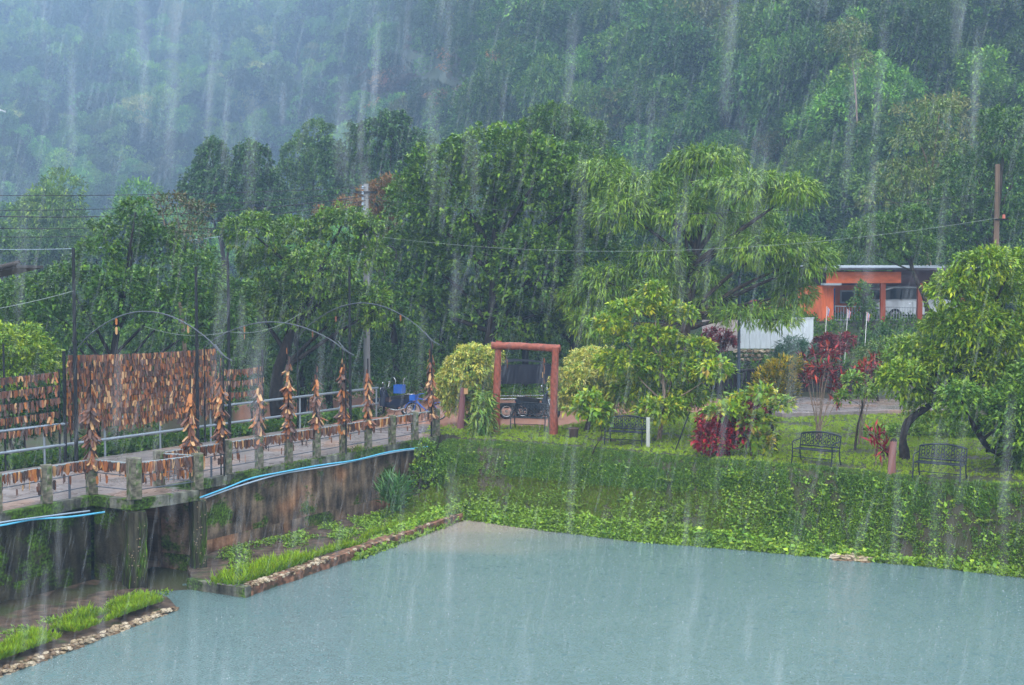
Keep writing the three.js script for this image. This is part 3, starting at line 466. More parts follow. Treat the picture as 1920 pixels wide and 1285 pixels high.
{ // undergrowth beyond the walkway
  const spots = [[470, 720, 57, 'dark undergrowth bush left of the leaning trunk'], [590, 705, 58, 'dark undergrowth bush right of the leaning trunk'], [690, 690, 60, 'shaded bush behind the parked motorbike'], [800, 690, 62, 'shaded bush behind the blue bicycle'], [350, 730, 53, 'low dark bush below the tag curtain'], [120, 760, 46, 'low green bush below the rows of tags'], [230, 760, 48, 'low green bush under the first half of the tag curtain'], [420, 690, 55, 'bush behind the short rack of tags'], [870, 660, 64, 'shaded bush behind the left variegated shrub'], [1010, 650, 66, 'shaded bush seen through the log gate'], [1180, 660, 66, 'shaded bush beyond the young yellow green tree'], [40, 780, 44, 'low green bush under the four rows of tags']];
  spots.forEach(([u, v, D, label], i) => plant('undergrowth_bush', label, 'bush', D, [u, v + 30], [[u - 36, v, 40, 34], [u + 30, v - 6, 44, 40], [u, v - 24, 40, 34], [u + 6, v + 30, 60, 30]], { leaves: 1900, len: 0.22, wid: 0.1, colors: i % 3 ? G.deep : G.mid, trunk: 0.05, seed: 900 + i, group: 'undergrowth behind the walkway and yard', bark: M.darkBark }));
  const tr = [[560, 58, 'slim dark trunk behind the second arched pipe'], [622, 60, 'bare dark trunk between the two bundles of tags'], [745, 62, 'dark trunk behind the parked motorbike'], [822, 63, 'slim dark trunk beside the left variegated shrub'], [985, 64, 'dark trunk seen through the log gate']];
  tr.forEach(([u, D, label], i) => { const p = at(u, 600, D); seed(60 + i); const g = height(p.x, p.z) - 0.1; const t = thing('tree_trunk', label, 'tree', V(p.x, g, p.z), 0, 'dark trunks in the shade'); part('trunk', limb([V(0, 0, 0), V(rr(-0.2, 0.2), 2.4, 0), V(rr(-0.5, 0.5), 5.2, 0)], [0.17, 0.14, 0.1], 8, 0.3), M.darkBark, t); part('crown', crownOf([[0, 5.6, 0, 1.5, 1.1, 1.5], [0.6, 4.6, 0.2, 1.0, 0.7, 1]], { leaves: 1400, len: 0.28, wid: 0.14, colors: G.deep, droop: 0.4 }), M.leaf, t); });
}
// --- hazy trees of the middle distance
plant('vine_covered_tree', 'vine smothered tree standing in the mist above the tag curtain', 'tree', 104, [430, 420], [[398, 300, 30, 36], [470, 308, 38, 42], [430, 352, 66, 40], [376, 360, 38, 44], [500, 366, 36, 44], [440, 400, 80, 40]], { leaves: 8000, len: 0.42, wid: 0.24, colors: G.deep, trunk: 0.3, ground: 0, droop: 0.6 });
plant('vine_covered_tree', 'tall vine smothered tree in the mist above the rusty bush', 'tree', 108, [700, 400], [[735, 236, 34, 26], [700, 262, 52, 34], [772, 290, 44, 44], [640, 318, 44, 38], [715, 330, 88, 40], [618, 285, 24, 26], [690, 380, 80, 40]], { leaves: 9500, len: 0.44, wid: 0.24, colors: G.deep.concat(G.mid.slice(0, 1)), trunk: 0.3, ground: 0, droop: 0.6 });
plant('misty_tree', 'slender misty tree between the two vine smothered trees', 'tree', 122, [560, 400], [[560, 296, 34, 40], [596, 250, 26, 22], [545, 350, 44, 44], [600, 330, 36, 44], [570, 390, 60, 30]], { leaves: 5000, len: 0.44, wid: 0.2, colors: G.mid, trunk: 0.24, ground: 0 });
plant('misty_tree', 'dim blue green tree low in the misty valley at the frame edge', 'tree', 120, [60, 480], [[40, 470, 60, 34], [130, 460, 50, 34], [-20, 450, 50, 34]], { leaves: 3600, len: 0.46, wid: 0.24, colors: G.mid, trunk: 0.24, ground: 0 });
plant('rusty_bush', 'rusty orange dry bush beside the concrete utility pole', 'bush', 72, [690, 480], [[705, 372, 36, 26], [660, 396, 36, 24], [730, 350, 20, 20], [715, 420, 30, 26], [602, 398, 12, 10]], { leaves: 2600, per: 6, len: 0.3, wid: 0.09, spread: 1, droop: 0, colors: G.rust, trunk: 0.1, ground: 1.5, mat: M.leafDull });
plant('sparse_tree', 'sparse pale tree with bare grey branches above the house', 'tree', 80, [1745, 560], [[1762, 210, 34, 24], [1722, 262, 50, 30], [1690, 325, 44, 30], [1772, 285, 40, 36], [1658, 372, 50, 26], [1735, 350, 50, 30]], { leaves: 3400, per: 6, len: 0.4, wid: 0.12, colors: G.pale.concat(G.fresh.slice(0, 1)), trunk: 0.16, fork: 0.5, bark: M.paleBark, droop: 0.6, gaps: 0 });
plant('tall_tree', 'tall dark tree filling the frame edge behind the wooden pole', 'tree', 74, [1850, 600], [[1885, 250, 56, 44], [1830, 325, 66, 44], [1905, 335, 56, 56], [1782, 388, 60, 40], [1850, 420, 70, 46], [1912, 440, 50, 50], [1770, 462, 66, 36], [1860, 500, 70, 40]], { leaves: 10500, len: 0.34, wid: 0.15, colors: G.mid.concat(G.deep.slice(0, 2)), trunk: 0.26, fork: 0.4, gaps: -0.08 });
plant('yard_tree', 'small green tree standing over the orange house roof', 'tree', 68.5, [1741, 620], [[1690, 462, 40, 26], [1640, 440, 46, 30], [1725, 470, 40, 26], [1612, 462, 30, 22], [1700, 420, 40, 30]], { leaves: 4200, len: 0.3, wid: 0.13, colors: G.mid, trunk: 0.12, fork: 0.55, gaps: -0.05 });
plant('yard_tree', 'slim green tree in front of the orange house wall', 'tree', 67.5, [1618, 640], [[1618, 552, 15, 20], [1608, 572, 14, 14], [1630, 577, 12, 16]], { leaves: 600, len: 0.24, wid: 0.1, colors: G.mid, trunk: 0.06, fork: 0.6 });
plant('tall_tree', 'slender pale trunked tree high on the misty hillside', 'tree', 116, [1604, 330], [[1590, 60, 40, 18], [1580, 90, 30, 14], [1612, 110, 26, 14]], { leaves: 900, len: 0.5, wid: 0.18, colors: G.pale, trunk: 0.09, fork: 0.75, bark: M.paleBark });

// --- plants of the pond terrace
plant('broad_leaf_tree', 'leafy yellow green tree overhanging the bank at the frame edge', 'tree', 41, [1700, 885], [[1852, 500, 56, 32], [1795, 545, 54, 34], [1885, 560, 54, 44], [1905, 490, 30, 22], [1770, 612, 40, 28], [1830, 612, 60, 42], [1895, 640, 56, 46], [1700, 662, 44, 30], [1765, 680, 56, 38], [1842, 700, 56, 44], [1690, 715, 44, 34], [1745, 755, 50, 30], [1905, 720, 40, 50]], { leaves: 11500, per: 8, len: 0.26, wid: 0.1, spread: 0.8, droop: 0.45, colors: G.fresh.concat(G.lime.slice(0, 3)), trunk: 0.13, fork: 0.35, gaps: -0.12, bark: M.darkBark });
plant('broad_leaf_tree', 'shaded green tree reaching down to the bank beyond the last bench', 'tree', 38.5, [1898, 890], [[1840, 775, 60, 40], [1900, 790, 50, 54], [1905, 850, 36, 36], [1935, 760, 60, 80], [1800, 745, 40, 30], [1960, 850, 60, 60]], { leaves: 5200, len: 0.24, wid: 0.1, droop: 0.4, colors: G.mid.concat(G.fresh.slice(0, 2)), trunk: 0.12, fork: 0.35, bark: M.darkBark });
plant('young_tree', 'young yellow green tree with tiered branches beside the gate', 'tree', 46, [1236, 835], [[1222, 552, 22, 18], [1188, 578, 46, 13], [1262, 588, 42, 15], [1140, 606, 34, 11], [1212, 632, 70, 16], [1292, 650, 48, 15], [1178, 680, 60, 20], [1262, 695, 60, 22], [1205, 735, 60, 24], [1290, 745, 40, 20], [1338, 700, 34, 12], [1240, 770, 50, 18]], { leaves: 5200, per: 7, len: 0.3, wid: 0.15, spread: 0.8, droop: 0.25, colors: G.lime.concat(G.fresh), trunk: 0.07, fork: 0.3, bark: M.paleBark, gaps: -0.1 });
plant('variegated_shrub', 'round yellow variegated shrub left of the log gate', 'shrub', 50, [872, 800], [[880, 692, 46, 42], [850, 722, 32, 36], [905, 672, 36, 24], [905, 735, 30, 34], [862, 755, 34, 26]], { leaves: 5200, per: 8, len: 0.19, wid: 0.075, spread: 0.7, droop: 0.6, colors: G.variegated, trunk: 0.08, fork: 0.4, gaps: -0.4 });
plant('variegated_shrub', 'wide yellow variegated shrub right of the log gate', 'shrub', 48.5, [1100, 808], [[1112, 690, 54, 38], [1076, 725, 42, 40], [1150, 705, 44, 40], [1100, 752, 54, 30], [1150, 750, 40, 30]], { leaves: 6200, per: 8, len: 0.19, wid: 0.075, spread: 0.7, droop: 0.6, colors: G.variegated, trunk: 0.08, fork: 0.4, gaps: -0.4 });
plant('broad_leaf_plant', 'small broad leaved sapling in front of the second bench', 'plant', 43.6, [1108, 835], [[1085, 765, 18, 12], [1120, 770, 24, 14], [1105, 750, 22, 12], [1130, 790, 16, 10]], { leaves: 330, per: 6, len: 0.28, wid: 0.2, colors: G.lime.concat(G.fresh), trunk: 0.02, droop: 0.3 });
plant('dracaena', 'strap leaved yellow striped plant beside the left gate post', 'plant', 47.2, [905, 828], [[903, 750, 16, 14], [905, 778, 16, 18], [898, 805, 14, 18], [915, 795, 10, 14]], { leaves: 420, per: 7, len: 0.42, wid: 0.075, spread: 0.8, droop: 0.7, colors: [[0.22, 0.34, 0.04], [0.12, 0.25, 0.04], [0.30, 0.38, 0.06]], trunk: 0.04, fork: 0.5 });
plant('red_shrub', 'dark crimson shrub at the bank edge between the second and third benches', 'shrub', 42, [1345, 866], [[1340, 822, 36, 32], [1378, 800, 34, 30], [1405, 770, 30, 22], [1345, 790, 30, 24]], { leaves: 2100, per: 7, len: 0.2, wid: 0.11, droop: 0.35, colors: G.red, trunk: 0.05 });
plant('broad_leaf_plant', 'spreading green and gold plant over the crimson shrub', 'plant', 41.3, [1412, 866], [[1392, 752, 40, 9], [1430, 738, 30, 8], [1355, 772, 34, 10], [1412, 790, 34, 12], [1425, 826, 26, 16], [1460, 760, 24, 8], [1345, 690, 26, 10]], { leaves: 900, per: 6, len: 0.27, wid: 0.17, colors: G.fresh.concat(G.lime, [[0.40, 0.30, 0.06]]), trunk: 0.025, droop: 0.25 });
plant('croton', 'yellow and green croton shrub on dark stems left of the third bench', 'shrub', 43, [1458, 868], [[1460, 700, 30, 26], [1478, 690, 22, 22], [1440, 722, 26, 28], [1470, 735, 28, 30], [1450, 752, 24, 16]], { leaves: 2000, per: 7, len: 0.2, wid: 0.055, spread: 0.6, droop: -0.3, colors: G.croton, trunk: 0.05, fork: 0.55, bark: M.darkBark });
{ // cordylines: red rosettes on thin canes
  const cordyline = (label, D, u0, ground, heads) => { const f = at(u0, 600, D); f.y = ground - 0.05; seed(Math.round(u0)); const t = thing('cordyline', label, 'plant', f), L = new Leaves(); heads.forEach(([u, v]) => { const p = at(u, v, D + rr(-0.3, 0.3)).sub(f); part('cane', limb([V(rr(-0.12, 0.12), 0, rr(-0.1, 0.1)), V(p.x * 0.45 + rr(-0.06, 0.06), p.y * 0.55, p.z * 0.5), p], [0.016, 0.012, 0.009], 5), M.paleBark, t); for (let k = 0; k < 3; k++) L.tuft(V(p.x, p.y - k * 0.07, p.z), V(0, 0.8 - k * 0.5, 0), 9, 0.34, 0.07, 0.75, 0, G.red.concat([[0.42, 0.06, 0.03], [0.10, 0.03, 0.04]])); }); part('crown', L.build(), M.leaf, t); };
  cordyline('tall red cordyline with many thin pale canes behind the third bench', 45.5, 1535, DECK, [[1506, 672], [1520, 690], [1530, 664], [1544, 680], [1555, 692], [1562, 660], [1510, 705], [1540, 700], [1572, 720], [1575, 742], [1568, 700], [1556, 655]]);
  cordyline('short cluster of dark red cordyline canes right of the third bench', 44.5, 1618, DECK, [[1612, 690], [1622, 705], [1632, 685], [1642, 674], [1615, 715]]);
  cordyline('low dark red cordyline beside the painted tree stump', 39.5, 1650, DECK, [[1640, 812], [1652, 828], [1660, 836]]);
}
plant('red_bush', 'bright red bush left of the white panel wall', 'bush', 62, [1348, 672], [[1345, 632, 26, 14], [1362, 645, 24, 14], [1335, 650, 20, 10]], { leaves: 900, per: 7, len: 0.22, wid: 0.1, colors: [[0.34, 0.03, 0.04], [0.26, 0.02, 0.03], [0.12, 0.05, 0.03]], trunk: 0.05 });
plant('red_bush', 'red bush below the flag poles right of the white panel wall', 'bush', 61, [1565, 680], [[1545, 645, 18, 16], [1582, 642, 20, 14], [1562, 655, 24, 12]], { leaves: 900, per: 7, len: 0.22, wid: 0.1, colors: [[0.30, 0.03, 0.04], [0.22, 0.02, 0.03], [0.14, 0.03, 0.03]], trunk: 0.05 });
plant('feathery_bush', 'feathery blue green bush in front of the white panel wall', 'bush', 60, [1490, 700], [[1485, 650, 24, 14], [1505, 660, 22, 14], [1475, 668, 20, 14]], { leaves: 700, per: 7, len: 0.34, wid: 0.05, colors: [[0.10, 0.24, 0.12], [0.08, 0.19, 0.10]], trunk: 0.03, droop: 0.3 });
plant('yard_bush', 'loose green bush beyond the path behind the third bench', 'bush', 58, [1650, 740], [[1650, 655, 28, 20], [1625, 672, 26, 18], [1675, 680, 26, 22], [1700, 650, 34, 26], [1735, 690, 34, 30]], { leaves: 2400, len: 0.2, wid: 0.08, colors: G.mid.concat(G.pale), trunk: 0.05 });
plant('yard_bush', 'dark green bush below the carport railing', 'bush', 66, [1680, 680], [[1670, 640, 34, 20], [1720, 640, 30, 24], [1630, 640, 26, 16], [1770, 650, 34, 34]], { leaves: 1800, len: 0.22, wid: 0.09, colors: G.deep, trunk: 0.05 });
plant('flower_bush', 'green bush with red blooms above the white panel wall', 'bush', 70, [1440, 640], [[1425, 578, 24, 12], [1460, 575, 24, 12], [1395, 585, 20, 10]], { leaves: 1100, len: 0.22, wid: 0.12, colors: G.mid.concat([[0.45, 0.05, 0.04]]), trunk: 0.05 });
plant('terrace_sapling', 'slim leaning sapling with forked stems right of the third bench', 'tree', 43, [1605, 862], [[1600, 712, 20, 12], [1625, 735, 20, 12], [1580, 745, 16, 10]], { leaves: 420, len: 0.2, wid: 0.09, colors: G.fresh, trunk: 0.035, fork: 0.7, bark: M.bark });
plant('bank_bush', 'bright low bush on the slope right of the third bench', 'bush', 47, [1690, 850], [[1690, 815, 40, 18], [1750, 800, 44, 24], [1640, 815, 30, 14], [1800, 820, 34, 24]], { leaves: 2600, len: 0.16, wid: 0.09, colors: G.fresh, trunk: 0.03 });
plant('reed_clump', 'tall strap leaved reed clump against the end of the brown wall', 'plant', 42.4, [742, 955], [[742, 925, 10, 20], [735, 940, 14, 12]], { leaves: 170, per: 8, len: 0.62, wid: 0.06, spread: 0.5, droop: -0.5, colors: [[0.10, 0.24, 0.08], [0.14, 0.28, 0.08]], noTrunk: true, ground: LEDGE });
plant('climbing_bush', 'creeper covered corner where the brown wall meets the bank', 'bush', 44.4, [800, 940], [[800, 850, 20, 24], [790, 895, 22, 34], [815, 900, 22, 40], [770, 935, 30, 18]], { leaves: 2400, len: 0.13, wid: 0.08, colors: G.fresh.concat(G.mid), trunk: 0.03, ground: 0.3 });
{ // larger plants standing out of the bank
  const F = [[1085, 950, 'fern', 'arching fern on the gentle bank below the young tree'], [1180, 945, 'broad', 'large leaved weed clump on the bank below the white stake'], [1255, 905, 'fern', 'fern on the upper bank left of the crimson shrub'], [1390, 905, 'broad', 'large leaved weed clump on the bank below the crimson shrub'], [1460, 965, 'fern', 'fern on the bank below the croton'], [1545, 950, 'broad', 'large leaved weed clump on the bank below the third bench'], [1690, 1010, 'fern', 'yellow green fern at the water edge right of the stone slab'], [1650, 950, 'fern', 'fern on the steep bank above the stone slab'], [1775, 965, 'broad', 'large leaved weed clump on the bank below the last bench'], [1850, 985, 'fern', 'fern on the steep bank near the frame edge'], [1880, 1040, 'broad', 'bright weed clump overhanging the water at the frame edge'], [920, 940, 'fern', 'grassy fern clump on the slope near the pond corner']];
  F.forEach(([u, v, kind, label], i) => {
    let p = null; for (let D = 34; D < 48; D += 0.05) { const q = at(u, v, D); if (q.z < line(SHORE, q.x) + 0.1 && q.y <= height(q.x, q.z) + 0.03) { p = q; break; } } if (!p) return;
    seed(700 + i); const t = thing(kind === 'fern' ? 'bank_fern' : 'bank_weed_clump', label, 'plant', V(p.x, height(p.x, p.z) - 0.03, p.z), rr(0, 6), 'larger plants on the pond bank'), L = new Leaves();
    if (kind === 'fern') for (let k = 0; k < 13; k++) { const a = k / 13 * 6.28 + rr(-0.2, 0.2), len = rr(0.3, 0.52); for (let j = 1; j < 12; j++) { const q = j / 12, b = V(Math.cos(a) * len * q, len * (1.1 * q - 0.9 * q * q), Math.sin(a) * len * q); for (const sd of [-1, 1]) { const d = V(Math.cos(a + sd * 1.25), 0.15, Math.sin(a + sd * 1.25)).normalize(); L.leaf(b, d, V(Math.cos(a), 0, Math.sin(a)), 0.11 * (1.1 - q), 0.028, 0.1, pick(G.fresh.concat(G.lime.slice(0, 2)))); } } }
    else for (let k = 0; k < 9; k++) { const a = rr(0, 6.28), r = rr(0.03, 0.26); L.tuft(V(Math.cos(a) * r, rr(0.05, 0.3), Math.sin(a) * r), V(Math.cos(a) * 0.5, 0.5, Math.sin(a) * 0.5), 5, 0.17, 0.12, 0.6, 0.15, G.fresh.concat(G.mid.slice(1, 2), G.lime.slice(0, 1))); }
    part('fronds', L.build(), M.leaf, t);
  });
}
console.log('plants done');

// --- hillside forest, one mass beyond the yard
{
  const kinds = [[G.mid, 0.5, 0.22], [G.deep, 0.5, 0.26], [G.mid.concat(G.fresh.slice(2, 3)), 0.55, 0.18], [G.deep.concat(G.mid), 0.45, 0.24], [G.pale, 0.5, 0.16]], protos = kinds.map(([c, l, w], i) => {
    seed(400 + i); const lobes = []; for (let k = 0; k < 7; k++) { const a = rr(0, 6.28), r = rr(0.4, 2.2); lobes.push([Math.cos(a) * r, rr(3.2, 7.6), Math.sin(a) * r, rr(1.2, 2.1), rr(0.8, 1.5), rr(1.2, 2.1)]); } lobes.push([0, 2.4, 0, 2.4, 1.4, 2.4]);
    const crown = crownOf(lobes, { leaves: 10000, per: 6, len: l * 0.56, wid: w * 0.56, colors: c, droop: 0.35, gaps: -0.25 }); return crown;
  });
  const lists = protos.map(() => []), cols = protos.map(() => []); seed(77);
  for (let n = 0; n < 30000; n++) {
    const a = rr(-0.56, 0.56), D = 76 * Math.pow(850 / 76, rnd()), x = a * D, z = -D, s0 = hillStart(a); if (D < s0 - 8) { if (!(D > (a < -0.02 ? 125 : 84) && rnd() < 0.16)) continue; }
    const y = height(x, z); if ((y - EYE) / D > 0.235) continue; // over the crest of the picture and beyond
    if (rnd() > 0.34 * Math.min(1, D / 420)) continue;
    const near = smooth(D, 130, 90), k = Math.floor(rnd() * 4.4) % 5, s = rr(0.8, 1.35) * (1 + smooth(D, 90, 200) * 0.45 + smooth(D, 300, 900) * 0.9);
    const u = 960 + a * FOCAL, v = 515 - (y + 5 - EYE) / D * FOCAL, bare = Math.exp(-Math.pow((u - 850) / 150, 2) - Math.pow((v - 165) / 75, 2)), rusty = rnd() < bare * 0.9; void near;
    lists[k].push(mtx(V(x, y - 1.2, z), new THREE.Euler(rr(-0.08, 0.08), rr(0, 6.28), rr(-0.08, 0.08)), V(s * rr(0.85, 1.2), s * (rusty ? 0.55 : rr(0.8, 1.3)), s * rr(0.85, 1.2)))); const t = (a > -0.02 ? pick([0.5, 0.75, 1.0, 1.2, 1.4]) : pick([0.25, 0.5, 0.9, 1.3, 1.8])) * rr(0.9, 1.1); cols[k].push(rusty ? rgb(4.0 * t, 1.05 * t, 2.5 * t) : rgb(t * rr(0.85, 1.2), t, t * rr(0.8, 1.1)));
  }
  for (let n = 0; n < 420; n++) { // the thicket at the foot of the wood
    const a = rr(-0.52, 0.52), D = rr(66, 130), x = a * D; if (a > 0.1 && D < 86) continue; if (a > -0.02 && D < 72) continue; const k = Math.floor(rnd() * 4), s = rr(0.45, 0.8), t = rr(0.5, 1.0);
    lists[k].push(mtx(V(x, height(x, -D) - 1.0, -D), new THREE.Euler(0, rr(0, 6.28), 0), V(s, s * rr(0.7, 1.1), s))); cols[k].push(rgb(t, t, t));
  }
  const say = ['broad leaved', 'dark', 'light green', 'mixed', 'pale']; let total = 0;
  protos.forEach((g, i) => { total += lists[i].length; stuff('hillside_forest', g, M.leafDull, lists[i], `${say[i]} trees of the misty forest covering the hillside`, 'forest', cols[i]); });
  console.log('forest', total);
}

// --- ground cover
const blades = (n, h, w, lean, colors, s) => { seed(s); const L = new Leaves(); for (let k = 0; k < n; k++) { const a = rr(0, 6.28), d = V(Math.cos(a) * lean * rr(0.2, 1), 1, Math.sin(a) * lean * rr(0.2, 1)).normalize(); L.leaf(V(rr(-0.05, 0.05), 0, rr(-0.05, 0.05)), d, V(-Math.sin(a), 0, Math.cos(a)), h * rr(0.6, 1.15), w, 0.1, pick(colors).map((c) => c * rr(0.85, 1.15))); } return L.build(); };
const sprig = (n, len, wid, colors, s) => { seed(s); const L = new Leaves(); for (let k = 0; k < n; k++) L.tuft(V(rr(-0.07, 0.07), rr(0.02, 0.14), rr(-0.07, 0.07)), V(rr(-0.6, 0.6), 0.7, rr(-0.6, 0.6)), 3, len, wid, 0.6, 0.1, colors); return L.build(); };
{
  const lawn = [], lawnC = []; seed(500);
  for (let k = 0; k < 60000 && lawn.length < 26000; k++) { const x = rr(-3, 30), z = rr(-57, -33); if (z > line(EDGE, x) + 0.3 || z < line(LAWN, x) - 0.4 + rr(-0.5, 0.3) || Math.abs(x / z) > 0.45) continue; if (x < -1.8 && z > -47) continue; const nz = fbm(x * 0.5, 3, z * 0.5, 3); if (nz < -0.2 && rnd() < 0.8) continue; if (Math.hypot(x - 11.5, z + 36.9) < 0.9 && rnd() < 0.75) continue; const t = 1 + nz * 0.8 + rr(-0.15, 0.15); lawn.push(mtx(V(x, height(x, z) - 0.01, z), new THREE.Euler(rr(-0.15, 0.15), rr(0, 6.28), rr(-0.15, 0.15)), rr(0.6, 1.3))); lawnC.push(rgb(t, t, t * 0.95)); }
  stuff('lawn_grass', blades(9, 0.085, 0.014, 0.9, G.fresh.concat(G.lime), 1), M.leafDull, lawn, 'short bright wet grass on the pond terrace', 'grass', lawnC);
  // the bank: sprigs, broad leaves and ferns
  const kinds = [sprig(8, 0.05, 0.034, G.fresh.concat(G.lime.slice(2, 3)), 2), sprig(8, 0.06, 0.036, G.mid.concat(G.fresh.slice(2, 3)), 3), sprig(4, 0.10, 0.075, G.fresh, 4), blades(10, 0.22, 0.014, 0.9, G.fresh.concat(G.lime.slice(2, 3), [[0.24, 0.20, 0.08]]), 5)], l = kinds.map(() => []), c = kinds.map(() => []); seed(501);
  for (let k = 0; k < 230000; k++) {
    const x = rr(-4.2, 19), e = line(EDGE, x), s = line(SHORE, x), f = rnd() * 1.06 + 0.01, z = lerp(e, s, f); if (Math.abs(x / z) > 0.46) continue; const y = height(x, z); if (y < WATER - 0.12) continue; if (x < -2.4 && z < -43.5 && f < 0.4) continue;
    const nz = fbm(x * 0.55, 7, z * 0.55, 4), m = fbm(x * 1.6, 2, z * 1.6 + y * 1.5, 3); if (rnd() > 0.42 * (s - e) / 3.2) continue; if (m < (x > 7 ? -0.10 : -0.15) && f > 0.1 && f < 0.9) { if (rnd() < 0.88) continue; }
    const left = smooth(-x, -9, -5), low = f > 0.8; let i = nz > 0.12 ? 1 : 0; if (rnd() < 0.035) i = 2; if (f < 0.36 && rnd() < 0.6) i = 1; if (left * (f > 0.34 && f < 0.88 ? 1 : 0) * (nz + 0.95) > rnd() * 1.05) i = 3; if (low && rnd() < 0.75) i = 0; if (!low && x > 7 && rnd() < 0.4) i = 1; if (x > 6 && f > 0.15 && rnd() < 0.05) i = 2;
    const t = rr(0.75, 1.25) + nz * 0.7 + (low ? 0.1 : 0); l[i].push(mtx(V(x, y - 0.02, z), new THREE.Euler(rr(-0.1, 0.5), rr(0, 6.28), rr(-0.3, 0.3)), rr(0.55, 1.15) * (i === 3 ? 0.75 : 1) * (f < 0.18 ? 0.45 : low ? rr(0.8, 1.9) : 0.9))); c[i].push(rgb(t, t, t));
  }
  const say = ['small bright leaved creeper covering the pond bank', 'darker leafy weeds on the steep upper bank', 'scattered large leaved weeds on the bank', 'long grass on the gentle lower slope of the bank'];
  kinds.forEach((g, i) => stuff(i === 3 ? 'bank_grass' : 'bank_weeds', g, M.leaf, l[i], say[i], i === 3 ? 'grass' : 'weeds', c[i]));
  // ledges
  const led = [], ledC = []; seed(502); const tuft = (x, z, s) => { led.push(mtx(V(x, LEDGE - 0.03, z), new THREE.Euler(0, rr(0, 6.28), 0), s)); const t = rr(0.8, 1.25); ledC.push(rgb(t, t, t * 0.9)); };
  for (let k = 0; k < 2600; k++) { const t = rnd(), w = rnd(); const p = [lerp(C0[0], C1[0], t), lerp(C0[1], C1[1], t)], q = 0.3 + w * (t < 0.22 ? 0.75 : 0.55); const n = fbm(t * 9, w * 2, 3, 3); if (t < 0.30 ? n < -0.18 : n < 0.06) continue; tuft(p[0] - q * 0.91 - 0.05, p[1] - q * 0.41, rr(0.7, 1.4) * (t < 0.3 ? 1.25 : 0.8)); }
  for (let k = 0; k < 4200; k++) { const t = rnd(), w = rnd(), n = fbm(t * 9, w * 1.2, 8, 3); if (n < -0.2 || (t > 0.54 && t < 0.6)) continue; const q = 0.35 + w * 0.75; tuft(lerp(-10.3, LC1[0], t) - q * 0.93, lerp(-24.4, LC1[1], t) - q * 0.37, rr(0.6, 1.2) * (0.85 + n * 1.6)); }
  stuff('ledge_grass', blades(10, 0.24, 0.016, 0.75, G.fresh.concat(G.lime.slice(0, 3)), 6), M.leafDull, led, 'long soft grass growing on the ledges beside the pond', 'grass', ledC);
  const we = [], weC = []; seed(503); for (let k = 0; k < 900; k++) { const t = rnd(), u = rnd(), x = lerp(lerp(-6.9, -2.6, t), lerp(-7.9, -3.2, t), u), z = lerp(lerp(-33.8, -43, t), lerp(-36.5, -44.5, t), u); const n = fbm(x * 0.9, 1, z * 0.9, 3); if (n < 0.05 - 0.25 * smooth(t, 0.45, 0.8)) continue; we.push(mtx(V(x, LEDGE - 0.02, z), new THREE.Euler(0, rr(0, 6), 0), rr(0.7, 1.6))); const c2 = rr(0.8, 1.25); weC.push(rgb(c2, c2, c2)); }
  for (let k = 0; k < 260; k++) { const t = rr(0.0, 1), x = lerp(-12.3, -8.9, t), z = lerp(-26.5, -32.8, t); if (fbm(t * 8, 4, 2, 2) < 0) continue; we.push(mtx(V(x + rr(0.8, 1.4), LEDGE - 0.03, z), new THREE.Euler(0, rr(0, 6), 0), rr(0.6, 1.4))); weC.push(rgb(0.9, 0.9, 0.8)); }
  stuff('ledge_weeds', kinds[0], M.leaf, we, 'small leafy weeds growing on the earth ledges', 'weeds', weC);
  const un = [], unC = []; seed(504); for (let k = 0; k < 5200; k++) { const t = rr(-6, 18), q = rr(0.25, 5), p = backAt(t); const x = p.x - 0.857 * q, z = p.z - 0.515 * q; un.push(mtx(V(x, height(x, z) - 0.03, z), new THREE.Euler(0, rr(0, 6), 0), rr(1.2, 3.2))); const c2 = rr(0.7, 1.2); unC.push(rgb(c2, c2, c2)); }
  for (let k = 0; k < 5200; k++) { const x = rr(-14, 24), z = rr(-84, -60); if (x > 7 && z > -61) continue; un.push(mtx(V(x, height(x, z) - 0.03, z), new THREE.Euler(0, rr(0, 6), 0), rr(1.2, 3.4))); const c2 = rr(0.7, 1.2); unC.push(rgb(c2, c2, c2)); }
  stuff('undergrowth', kinds[1], M.leafDull, un, 'leafy undergrowth on the ground beyond the walkway and yard', 'undergrowth', unC);
  const fe = []; seed(505); for (let k = 0; k < 120; k++) { const q = rightPost(rr(0, 8)); fe.push(mtx(V(q[0] + 0.06, DECK - 0.02, q[1] + 0.04), new THREE.Euler(0, rr(0, 6), 0), rr(0.2, 0.6))); } for (let k = 0; k < 26; k++) { const q = rightPost(rr(4.0, 4.7)); fe.push(mtx(V(q[0] + rr(-0.06, 0.12), DECK - 0.02, q[1] + rr(-0.06, 0.12)), new THREE.Euler(0, rr(0, 6), 0), rr(0.7, 1.3))); }
  stuff('edge_weeds', kinds[3], M.leaf, fe, 'thin weeds sprouting along the edge of the walkway', 'weeds');
}
console.log('ground cover done');

